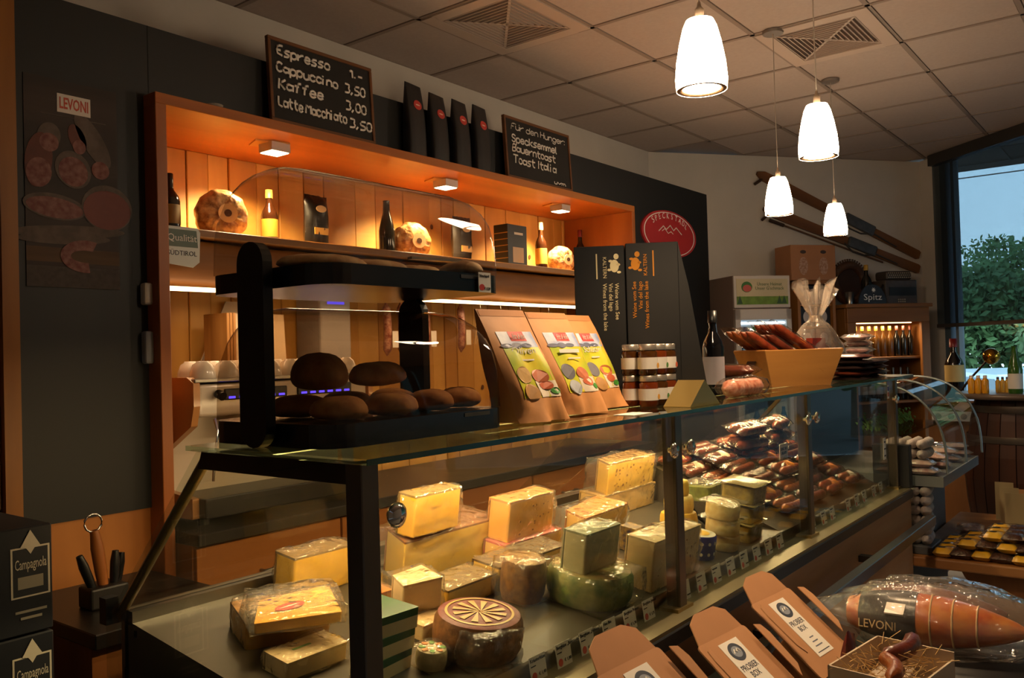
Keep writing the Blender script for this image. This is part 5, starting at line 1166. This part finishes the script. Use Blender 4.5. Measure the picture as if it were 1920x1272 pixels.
for lev in range(3):
    for c in range(5 - lev):
        for r in range(4):
            x = 4.54 + .104 * r + .02 * lev + .008 * (c % 2); y = .20 + .167 * c + .06 * lev
            if r == 3 and lev > 0: continue
            ypack(x, y, ZTB + .045 * lev + .0005, -88 + rnd.uniform(-2, 2), ('yellow and brown snack pack lying directly on the bench', 'yellow and brown snack pack in the second layer on the bench', 'yellow and brown snack pack on top of the pile on the bench')[lev]); cnt += 1
# darker packs further back + card boxes
for i in range(10):
    t = thing('speck_pack', 'dark speck pack in clear film at the rear of the bench', 'pack', (5.075 + .006 * (i % 3), .22 + .165 * (i // 2), ZTB + .001 + .031 * (i % 2)), rnd.uniform(-8, 8), 'dark packs at the rear of the bench')
    pouch(.15, .10, .03, 200 + i, 8, 6, .3).build('meat', mat('#5a2620', .35, noise_amt=.4, scale=40, h2='#8a4a3a'), t); pouch(.18, .13, .034, 210 + i, 8, 6, .3).build('film_pouch', BAGFILM, t)
for i in range(3):
    t = thing('open_card_box', ('open cardboard box of packs nearest the sausage packs', 'open cardboard box of packs between two others on bench', 'open cardboard box of packs farthest back on the bench')[i], 'box', (5.22 + .19 * i, .40 + .05 * i, ZTB), -4, 'open card boxes on the bench')
    bx = .17; by = .34; bz = .13
    for lo, hi in (((0, 0, 0), (bx, by, .004)), ((0, 0, 0), (.004, by, bz * .6)), ((bx - .004, 0, 0), (bx, by, bz + .03)), ((0, 0, 0), (bx, .004, bz)), ((0, by - .004, 0), (bx, by, bz)), ((-.002, by * .72, 0), (.0, by, bz + .09))): MB().bb(lo, hi).build('card_wall', CARD if hi[2] < bz + .05 else mat('#a8926a', .7), t)
    pouch(.14, .3, .05, 230 + i, 8, 8, .4, M=T(bx / 2, by / 2, .005)).build('packs', mat('#8d8a8c', .3, noise_amt=.5, scale=40, h2='#4a2a24'), t)

# ================================================================ BARREL TABLE, BOTTLES
bt = thing('barrel_table', 'wine barrel table with round dark top and metal hoops', 'barrel', (6.4, .78, 0)); ZBT = 1.15
MB().lathe([(.37, 0), (.385, .005), (.385, .03), (.37, .035)], 48, T(0, 0, ZBT - .035)).build('table_top', wood('#5a4a3e', '#463628', 'x', 5, .4), bt)
BRW = wood('#40200f', '#2a130a', 'z', 8, .5, .3); n = 22
prb = [(.26, 0), (.30, .2), (.335, .45), (.345, .6), (.335, .75), (.30, .98), (.27, ZBT - .036)]
for kst in range(n):
    a0, a1 = 2 * PI * kst / n, 2 * PI * (kst + .94) / n; st = MB(); vs = []
    for r, z in prb: vs += [(r * math.cos(a0), r * math.sin(a0), z), (r * math.cos(a1), r * math.sin(a1), z)]
    st.add(vs, [(2 * q, 2 * q + 1, 2 * q + 3, 2 * q + 2) for q in range(len(prb) - 1)]).build('stave', BRW, bt, fix=False)
MB().lathe([(.25, 0), (.29, .2), (.325, .45), (.335, .6), (.325, .75), (.29, .98), (.26, ZBT - .036)], 32).build('barrel_core', mat('#241008', .8), bt)
for z, r in ((.12, .292), (.30, .318), (.86, .322), (1.05, .292)): MB().lathe([(r + .003, z - .022), (r + .006, z), (r + .003, z + .022)], 40, cap=False).build('hoop', mat('#6a6058', .4, .8), bt)
def bsp(u, d, **kw):
    p = atZ(u, 738, ZBT); return (p.x + d, p.y, ZBT)
bottle('green_bottle', 'green swing-top bottle with white label on the barrel table', bsp(1905, .0), .30, .042, mat('#2f5a18', .12, spec=.7), mat('#d9d4c8', .6), None, 'beer', lab=(.1, .42))
for i in range(3): bottle('juice_bottle', 'small bottle of golden oil with pale cap on the barrel table', bsp(1822 + 13 * i, 0), .115, .021, mat('#c88a1a', .15), None, mat('#d0c0b0', .4), 'jar', 'small golden bottles on the barrel')
for i in range(5): bottle('liqueur_bottle', 'tiny golden bottle with purple cap on the barrel table', bsp(1866 + 9 * i, .12), .10, .0145, mat('#d0a040', .15), None, mat('#4a2448', .4), 'jar', 'small purple-capped bottles on the barrel')
# brass ball on bent arm
p0 = Vector((7.08, 1.30, 1.05)); lm = thing('brass_ball_lamp', 'brass ball on a bent dark arm beside the barrel table', 'lamp', tuple(p0))
q1, q2 = Vector((6.97, 1.18, 1.205)) - p0, Vector((6.9, 1.02, 1.376)) - p0
MB().lathe([(.05, 0), (.05, .01), (.01, .02)], 20).build('foot', mat('#3a2c1c', .4), lm); MB().tube([(0, 0, .01), tuple(q1 * .35), tuple(q1), tuple(q2)], .008, 8).build('arm', mat('#2c2016', .4, .5), lm); MB().ball(tuple(q2), .058, 20).build('ball', mat('#b9872e', .12, .95), lm)
# window shelf with large bottle
ws = thing('window_shelf', 'wooden shelf board with power strip below the window', 'shelf', (7.35, 1.30, 0)); MB().prism([(-.35, -.30), (.10, -.30), (.34, -.02), (.34, .20), (-.35, .20)], 1.02, 1.05).build('board', wood('#8a5a2e', '#6e4420', 'y', 6), ws, .003, 1)
MB().bb((-.30, -.28, 0), (-.25, .18, 1.02)).build('side_board', wood('#8a5a2e', '#6e4420', 'z', 6), ws); MB().bb((.25, -.04, 0), (.30, .18, 1.02)).build('side_board', wood('#8a5a2e', '#6e4420', 'z', 6), ws)
pz_ = MB().bb((-.37, -.22, .90), (-.35, .14, .97)).build('power_strip', mat('#c9c8c4', .5), ws)
for i in range(4): MB().cyl((0, 0, 0), .022, .002, 16, T(-.372, -.16 + .085 * i, .935) @ RY(90)).build('socket', mat('#8a8a88', .6), pz_)
bottle('large_wine_bottle', 'very large dark wine bottle with cream label on the window shelf', (7.30, 1.335, 1.05), .46, .068, mat('#120c0a', .12, spec=.7), mat('#c9b070', .6), mat('#7a1a1a', .4), 'wine', lab=(.28, .56))

# ================================================================ ALONG THE ANGLED WALL
AZ = math.degrees(math.atan2(D2.y, D2.x))
def w2(s, off, z=0): p = A2 + D2 * s + N2 * off; return (p.x, p.y, z)
FW_ = mat('#b5aca4', .4)
fg = thing('drinks_fridge', 'tall white glass-door drinks fridge with printed header', 'fridge', w2(.60, .60), AZ)
hF = 2.02; wF = .47
MB().bb((-wF / 2, .0, .02), (wF / 2, .42, hF)).build('cabinet', mat('#8f7a70', .5), fg, .004)
MB().bb((-wF / 2, -.02, hF - .24), (wF / 2, .0, hF)).build('header_frame', FW_, fg, .003, 1)
MB().bb((-wF / 2 + .02, -.022, hF - .215), (wF / 2 - .02, -.019, hF - .025)).build('header_print', mat('#b5a88a', .6, noise_amt=.1, scale=3), fg)
MB().bb((-wF / 2 + .02, -.023, hF - .215), (wF / 2 - .02, -.021, hF - .155)).build('printed_meadow', mat('#6a8a34', .6, noise_amt=.4, scale=14), fg)
text('Unsere Heimat\nUnser G\'schmack', .035, mat('#3a5a3a', .6), fg, T(.06, -.0235, hF - .075) @ RX(90), fit=.24)
MB().prism(ell(.045, .04), 0, .001, T(-.13, -.0235, hF - .085) @ RX(90)).build('printed_ring', mat('#3a6a34', .6), fg); MB().prism(ell(.036, .026), 0, .001, T(-.128, -.0245, hF - .095) @ RX(90)).build('printed_badge', mat('#b0524a', .6), fg)
for x in (.14, .18, -.19): MB().prism([(-.022, 0), (.022, 0), (0, .06)], 0, .001, T(x, -.024, hF - .21) @ RX(90)).build('printed_fir', mat('#2f4a30', .6), fg)
for lo, hi in (((-wF / 2, -.03, .1), (-wF / 2 + .045, 0, hF - .25)), ((wF / 2 - .045, -.03, .1), (wF / 2, 0, hF - .25)), ((-wF / 2, -.03, hF - .33), (wF / 2, 0, hF - .25)), ((-wF / 2, -.03, .1), (wF / 2, 0, .2))): MB().bb(lo, hi).build('door_frame', FW_, fg, .003, 1)
MB().bb((-wF / 2 + .045, -.005, .2), (wF / 2 - .045, .001, hF - .33)).build('interior', mat('#b8bcc0', .5), fg); MB().bb((-wF / 2 + .05, -.012, hF - .36), (wF / 2 - .05, -.006, hF - .345)).build('light_strip', emit('#cfe6ff', 4), fg)
for k in range(4):
    MB().bb((-wF / 2 + .05, -.016, 1.40 - .3 * k), (wF / 2 - .05, -.004, 1.41 - .3 * k)).build('shelf', STEEL, fg)
    for j in range(5): MB().lathe([(.028, 0), (.028, .15), (.012, .2), (.012, .23)], 12, T(-.15 + .075 * j, -.014, 1.41 - .3 * k)).build('drink_bottle', mat(('#3a6a9a', '#4a8a4a', '#c9d0d4')[(k + j) % 3], .2), fg)
MB().bb((-wF / 2 + .045, -.046, .2), (wF / 2 - .045, -.043, hF - .33)).build('door_pane', GLASS, fg)
rk = thing('bottle_rack', 'narrow wooden rack with black and white wine labels beside the fridge', 'rack', w2(1.20, .42), AZ); hR = 2.0
for lo, hi in (((-.17, 0, 0), (-.145, .3, hR)), ((.145, 0, 0), (.17, .3, hR)), ((-.17, 0, hR - .03), (.17, .3, hR)), ((-.145, .28, 0), (.145, .30, hR))): MB().bb(lo, hi).build('board', wood('#96632e', '#7a4c20', 'z', 6), rk)
for k in range(5):
    MB().bb((-.145, .02, hR - .20 - .17 * k), (.145, .28, hR - .19 - .17 * k)).build('shelf', wood('#96632e', '#7a4c20', 'x', 6), rk)
    for j in range(2):
        MB().bb((-.14 + .145 * j, .03, hR - .185 - .17 * k), (-.005 + .145 * j, .2, hR - .04 - .17 * k)).build('black_carton', mat('#17141a', .5), rk); MB().prism(ell(.035, .045), 0, .001, T(-.07 + .145 * j, .029, hR - .115 - .17 * k) @ RX(90)).build('white_emblem', mat('#b5aca8', .6), rk)
ct_ = thing('wine_carton', 'brown wine carton with two pale printed emblems on the rack', 'carton', w2(1.17, .44, hR), AZ)
hC = at(1520, 457, 1).z; MB().bb((-.2, 0, 0), (.2, .22, .275)).build('box', mat('#9c6b48', .75, noise_amt=.08, scale=10), ct_, .003, 1)
for sx in (-.09, .09):
    MB().prism(ell(.04, .07), 0, .001, T(sx, 0, .11) @ RX(90)).build('printed_vine', mat('#b09080', .7, noise_amt=.4, scale=60, h2='#8f6448'), ct_); MB().prism(ell(.026, .014), 0, .001, T(sx, 0, .22) @ RX(90)).build('printed_crest', mat('#3a2c28', .7), ct_)
cbn = thing('bottle_cabinet', 'wooden cabinet with lit shelves of bottles below the skis', 'cabinet', w2(1.88, .40), AZ); hK = 1.81; wK = .78
CW = wood('#8f5e2c', '#74481e', 'x', 6, .5); CWz = wood('#8f5e2c', '#74481e', 'z', 6, .5)
for nm, lo, hi, m_ in (('top_board', (-wK / 2 - .02, -.02, hK - .03), (wK / 2 + .02, .37, hK), CW), ('top_rail', (-wK / 2, 0, hK - .15), (wK / 2, .03, hK - .03), CW), ('side_board', (-wK / 2, 0, 0), (-wK / 2 + .08, .03, hK - .15), CWz), ('side_board', (wK / 2 - .08, 0, 0), (wK / 2, .03, hK - .15), CWz), ('side_board', (-wK / 2, .03, 0), (-wK / 2 + .025, .36, hK - .03), CWz), ('side_board', (wK / 2 - .025, .03, 0), (wK / 2, .36, hK - .03), CWz), ('back_board', (-wK / 2, .34, 0), (wK / 2, .36, hK - .03), CW), ('shelf', (-wK / 2 + .025, .05, 1.36), (wK / 2 - .025, .34, 1.38), CW), ('shelf', (-wK / 2 + .025, .05, 1.0), (wK / 2 - .025, .34, 1.02), CW), ('shelf', (-wK / 2 + .025, .05, .6), (wK / 2 - .025, .34, .62), CW)):
    MB().bb(lo, hi).build(nm, m_, cbn, .003, 1)
light('cabinet_light', 'AREA', (0, .1, hK - .16), 2.5, WARM, cbn, .5, .05)
MB().bb((-.28, .08, hK - .158), (.28, .10, hK - .15)).build('light_strip', emit('#ffc98a', 3), cbn)
for i in range(10): 
    p = Vector(w2(1.88, .40)); loc = p + D2 * (-.30 + .066 * i) - N2 * .12
    bottle('spirit_bottle', 'slim bottle with golden neck on the lit cabinet shelf' if i < 7 else 'slim dark bottle at the end of the lit cabinet shelf', (loc.x, loc.y, 1.38), .25, .028, mat('#5a3a14', .15) if i < 7 else DKG, None, mat('#c0952a', .4) if i < 7 else mat('#5a2a1a', .4), 'wine', 'bottles in the lit cabinet')
for i in range(9):
    p = Vector(w2(1.88, .40)); loc = p + D2 * (-.30 + .072 * i) - N2 * .14
    bottle('spirit_bottle', 'dark bottle on the lower shelf of the lit cabinet', (loc.x, loc.y, 1.02), .27, .03, DKG, mat('#8a7a70', .6), None, 'wine', 'lower bottles in the cabinet')
# on the cabinet: carved wooden ring, bottle, sign, cup, accordion
def onc(s, off=.25): p = w2(s, off, hK); return p
hr = thing('leather_harness', 'brown leather harness collar with studded rim leaning on the cabinet', 'harness', onc(1.685, .18), AZ)
HM = mat('#4a2a14', .6, noise_amt=.4, scale=20, bump=.3)
MB().tube([(.14 * math.cos(a) , .01 * math.sin(3 * a), .184 + .15 * math.sin(a)) for a in [PI * (-.5 + 2 * q / 28) for q in range(29)]], .034, 8).build('collar', HM, hr)
MB().prism(ell(.135, .145), 0, .015, T(0, .02, .184) @ RX(90)).build('leather_panel', mat('#2e180c', .7, noise_amt=.3, scale=20), hr)
for q in range(30):
    a = PI * (-.1 + 1.2 * q / 29); MB().tube([(.165 * math.cos(a), 0, .184 + .178 * math.sin(a)), (.19 * math.cos(a), 0, .184 + .202 * math.sin(a))], .008, 5).build('stud', HM, hr)
bottle('sparkling_bottle', 'dark sparkling wine bottle standing before the leather collar', onc(1.74, .32), .32, .042, DKG, None, mat('#b08a3a', .4), 'wine')
cap_ = thing('slate_sign', 'dark rounded slate sign with white script on the cabinet', 'sign', onc(1.72, .40), AZ); MB().prism([(.13 * math.cos(a), .155 * math.sin(a)) for a in [PI * q / 20 for q in range(21)]], 0, .015, T(0, .0, .0) @ RX(90)).build('slate', mat('#20242c', .5), cap_); text('Spitz', .07, WHITE, cap_, T(.0, -.016, .03) @ RX(90), fit=.17)
MB().prism([(.022 * (1 if q % 2 else .45) * math.cos(PI * q / 8), .022 * (1 if q % 2 else .45) * math.sin(PI * q / 8)) for q in range(16)], 0, .001, T(.01, -.015, .11) @ RX(90)).build('star_emblem', WHITE, cap_)
o = MB().lathe([(.03, 0), (.036, .1), (.034, .1), (.028, .006), (.001, .006)], 18, cap=False).build('metal_cup', STEEL, None); o.location = onc(1.56, .34); tag(o, 'small metal cup beside the slate sign on the cabinet', 'cup')
ac = thing('accordion', 'old grey accordion with perforated top on the cabinet', 'accordion', onc(2.09, .30), AZ)
AM = mat('#4e443e', .5, noise_amt=.3, scale=20); MB().bb((-.155, 0, .0), (.155, .17, .20)).build('case', AM, ac, .008); MB().bb((-.13, .01, .20), (.12, .16, .275)).build('grille', mat('#3c342e', .5), ac, .02, 3); MB().bb((-.12, -.004, .07), (.14, .0, .14)).build('bellows_panel', mat('#17130f', .5), ac)
dots = MB()
for i in range(12):
    for j in range(3): dots.cyl((0, 0, 0), .0055, .002, 8, T(-.11 + .019 * i + .008 * (j % 2), .0095, .222 + .018 * j) @ RX(90))
dots.build('grille_holes', mat('#a89a80', .5), ac)['kind'] = 'stuff'
for i in range(4):
    for j in range(2): MB().cyl((0, 0, 0), .006, .004, 10, T(-.03 + .02 * i, .001, .02 + .018 * j) @ RX(90)).build('button', mat('#b0a490', .4), ac)
MB().tube([(-.155, .03, .16), (-.20, .0, .12), (-.20, -.01, .06), (-.155, .03, .02)], .010, 8).build('strap', mat('#1c140e', .6), ac)
# skis and pole on the wall
def wpt(u, v, off): return atP(u, v, A2 + N2 * off, N2)
SKW = wood('#7a4e26', '#5e3816', 'x', 6, .5)
def ski(lab, a, b, off):
    P0, P1 = wpt(*a, off), wpt(*b, off); ex = (P1 - P0); L = ex.length; ex.normalize(); ey = N2.copy(); ez = ex.cross(ey)
    M = Matrix((ex, ez, ey)).transposed().to_4x4(); M.translation = P0
    t = thing('wooden_ski', lab, 'ski', M=M, group='old wooden skis on the wall')
    outl = [(-.01, -.012), (.05, -.04), (.2, -.045), (L * .5, -.036), (L - .02, -.04), (L, -.03), (L, .03), (L - .02, .04), (L * .5, .036), (.2, .045), (.05, .04), (-.01, .012)]
    MB().prism(outl, 0, .018).build('board', SKW, t, .003, 1)
    MB().bb((L * .52, -.044, .012), (L * .70, .044, .045)).build('binding', mat('#4a4c50', .5, noise_amt=.3, scale=25), t, .012, 2)
    MB().tube([(L * .5, .03, .03), (L * .56, .075, .03), (L * .63, .07, .03), (L * .7, .02, .03), (L * .85, .03, .025)], .007, 6).build('strap', mat('#3a3634', .7), t)
    MB().tube([(0.05, .03, .01), (.0, .10, .02)], .012, 6).build('wall_peg', mat('#3a2414', .6), t)
    return t
ski('upper old wooden ski with cable binding mounted diagonally on the wall', (1420, 326), (1722, 480), .02)
ski('lower old wooden ski with cable binding mounted diagonally on the wall', (1432, 392), (1722, 506), .045)
pa_, pb_ = wpt(1443, 413, .06), wpt(1655, 492, .06); t = thing('ski_pole', 'thin old wooden ski pole below the skis on the wall', 'ski pole', pa_); MB().tube([(0, 0, 0), tuple((pb_ - pa_) * .3), tuple(pb_ - pa_)], .008, 8).build('shaft', mat('#5a3a20', .6), t); MB().tube([(0, 0, 0), tuple((pb_ - pa_) * .12)], .015, 8).build('grip', mat('#2e1c10', .6), t)

# ================================================================ FOREGROUND: SAMPLE BOXES, HAM
sd = thing('sample_stand', 'dark low stand holding open sample boxes before the counter', 'stand', (1.25, .45, 0))
SA = 38; e2 = Vector((0, -math.cos(math.radians(SA)), -math.sin(math.radians(SA))))
MB().prism([(.12, 0), (.47, 0), (.47, .585), (.45, .57), (.12, .312)], 0, 1.05, T(0, 0, 0) @ Q).build('body', mat('#141216', .5), sd, .004, 1)
def sample_box(u, v, Y, lab, rz, th_):
    p = at(u, v, Y); M = T(*p) @ RZ(rz) @ RX(SA); w, h = .235, .26
    t = thing('sample_box', lab, 'box', M=M, group='open sample boxes before the counter')
    CB_ = mat('#b5825a', .75, noise_amt=.06, scale=10)
    MB().prism(rrect(-w / 2, -h, w / 2, 0, .012), -.004, 0).build('lid', CB_, t)
    MB().prism([(-w / 2 + .01, 0), (w / 2 - .01, 0), (w / 2 - .03, .055), (w / 2 - .07, .075), (-w / 2 + .07, .075), (-w / 2 + .03, .055)], -.003, 0, RX(10)).build('front_flap', CB_, t)
    for s_ in (-1, 1): MB().prism([(s_ * w / 2, -.02), (s_ * (w / 2 + .02), -.03), (s_ * (w / 2 + .026), -.06), (s_ * (w / 2 + .02), -.16), (s_ * w / 2, -.19)], -.003, 0, T(0, 0, 0) @ RY(-s_ * 12)).build('side_flap', CB_, t)
    MB().bb((-w / 2 + .01, -h + .01, -th_), (w / 2 - .01, -.12 - max(0, th_ - .1) * .8, -.004)).build('tray', CB_, t, .003, 1)
    lb = MB().bb((-.045, -.21, .0002), (.045, -.02, .0012)).build('label', PAPER, t)
    MB().prism(ell(.030, .026, 28), .0012, .0018, T(0, -.055, 0)).build('round_logo', mat('#3a4252', .6), lb); MB().prism(ell(.020, .016, 24), .0018, .0022, T(0, -.055, 0)).build('logo_centre', mat('#8a93a2', .6), lb)
    MB().tube([(-.014, -.058, .0022), (-.006, -.048, .0022), (0, -.056, .0022), (.007, -.047, .0022), (.015, -.058, .0022)], .0018, 5).build('logo_peaks', PAPER, lb)
    text('PROBIER\nBOX', .024, mat('#30384a', .6), t, T(0, -.108, .0014), fit=.074); text('~~~~~~~~', .006, mat('#30384a', .6), t, T(0, -.20, .0014), fit=.07)
    for k in range(3): text('~' * (5 + 2 * k), .009, mat('#6a7080', .6), t, T(0, -.155 - .014 * k, .0014))
sample_box(1444, 1118, .955, 'open kraft sample box nearest the bagged ham, label upright', -6, .098)
sample_box(1352, 1192, .955, 'open kraft sample box between two other sample boxes', -6, .082)
sample_box(1178, 1240, .94, 'open kraft sample box below the cheese price tags', -4, .165)
# ham in bag on a black drum
dm = thing('black_drum', 'black drum display under the bagged ham', 'drum', (2.74, .52, 0)); MB().lathe([(.27, 0), (.28, .02), (.28, .58), (.27, .60), (.001, .60)], 40).build('drum', mat('#17171b', .5), dm)
hm = thing('bagged_ham', 'large smoked ham with black label in a clear plastic bag', 'ham', M=T(2.685, .57, .601) @ RZ(-86))
def ham(a, b):
    th = 2 * PI * a; x = (b - .5) * .46; R_ = .088 * (math.sin(PI * min(1, max(0, b * .9 + .08))) ** .55) * (1 - .28 * b); R_ *= 1 + .05 * noise.noise(Vector((3 * math.cos(th), 3 * math.sin(th), b * 5)))
    return (x, R_ * math.cos(th) * 1.05, .085 + R_ * math.sin(th) * .95)
MB().sheet(ham, 28, 22).build('ham', mat('#a8461a', .3, noise_amt=.4, scale=14, bump=.3, coat=.4, h2='#c27a30'), hm)
MB().sheet(lambda a, b: tuple(Vector(ham(a, .08 + .34 * b)) * 1.0 + (Vector(ham(a, .08 + .34 * b)) - Vector(((.08 + .34 * b - .5) * .46, 0, .085))) * .03), 28, 8).build('black_label', mat('#0c0a0d', .3), hm)
for bb_ in (.5, .62, .75): MB().tube([tuple(Vector(ham(q / 24, bb_)) * 1.002) for q in range(25)], .0028, 5).build('string', mat('#c9a878', .8), hm)
text('LEVONI', .034, mat('#c9b48a', .6), hm, T(-.135, -.098, .07) @ RX(80), fit=.10); MB().bb((-.11, -.07, .155), (-.06, -.02, .160), RX(20)).build('paper_label', PAPER, hm)
def bag(a, b):
    th = 2 * PI * a; x = (b - .5) * .66; k = math.sin(PI * min(1, max(0.02, b))) ** .45
    nz = noise.noise(Vector((4 * math.cos(th), 4 * math.sin(th), b * 7))); R_ = .11 * k * (1 + .16 * nz) 
    return (x + .02 * nz, R_ * math.cos(th) * 1.15, max(.002, .088 + R_ * math.sin(th) * (.95 if b > .2 else .6)))
HB = glass('#faf8f4', .8, .07, film=.07, fcol='#dcd8d2', bump=.8)
MB().sheet(bag, 40, 30).build('plastic_bag', HB, hm)
h2 = thing('bagged_ham', 'second darker ham piece in clear bag behind the large ham', 'ham', M=T(2.885, .60, .601) @ RZ(-88)); MB().sheet(lambda a, b: tuple(Vector(ham(a, b)) * .82), 24, 18).build('ham', mat('#6a2a14', .3, noise_amt=.4, scale=14, coat=.4), h2); MB().sheet(lambda a, b: tuple(Vector(bag(a, b)) * .84), 32, 20).build('plastic_bag', HB, h2)
# carton tray with straw and sausages at the lower edge
p = at(1630, 1250, .52); ts = thing('straw_tray', 'white carton tray with straw and small sausages at the drum', 'tray', (p.x, .475, p.z - .03), -8)
for lo, hi in (((-.12, -.08, 0), (.12, .08, .004)), ((-.12, .076, 0), (.12, .08, .055)), ((-.12, -.08, 0), (-.116, .08, .055)), ((.116, -.08, 0), (.12, .08, .055)), ((-.12, -.08, 0), (.12, -.076, .04))): MB().bb(lo, hi).build('card_wall', mat('#c9b49a', .7), ts)
stw = MB()
for q in range(160):
    a = Vector((rnd.uniform(-.11, .11), rnd.uniform(-.07, .07), rnd.uniform(.02, .055))); b = a + Vector((rnd.gauss(0, .025), rnd.gauss(0, .025), rnd.uniform(-.005, .02))); stw.tube([a, b], .0009, 3)
stw.build('straw', mat('#c9a468', .8), ts)['kind'] = 'stuff'
sausage(MB(), .16, .018, .02, M=T(.06, 0, .06), seed=9).build('sausage', REDS[2], ts); sausage(MB(), .13, .016, .02, M=T(-.05, -.02, .055) @ RZ(30), seed=8).build('sausage', REDS[1], ts)
pdm = thing('tray_pedestal', 'small dark pedestal under the straw tray', 'stand', (p.x, .475, 0), -8); MB().bb((-.11, -.075, 0), (.11, .075, p.z - .03)).build('pedestal', mat('#17151a', .5), pdm)
for i, (u, v) in enumerate(((1540, 1215),)):
    q = at(u, v, .66); t = thing('sausage_pack', 'slim red sausage pack standing between sample box and ham', 'pack', M=T(q.x, .62, q.z - .08) @ RY(-70) @ RX(90)); pouch(.24, .06, .03, 300, 10, 6, .3).build('pack', mat('#6a1f1a', .3, noise_amt=.4, scale=30), t); pouch(.12, .03, .032, 301, 6, 4, .1).build('label', WL, t)
o = MB().bb((0, 0, 0), (.22, .2, .11)).build('steel_box', mat('#7a7c80', .35, .7), None, .004, 2); o.location = (3.55, .62, .001); tag(o, 'plain grey metal box on the floor near the bench', 'box')
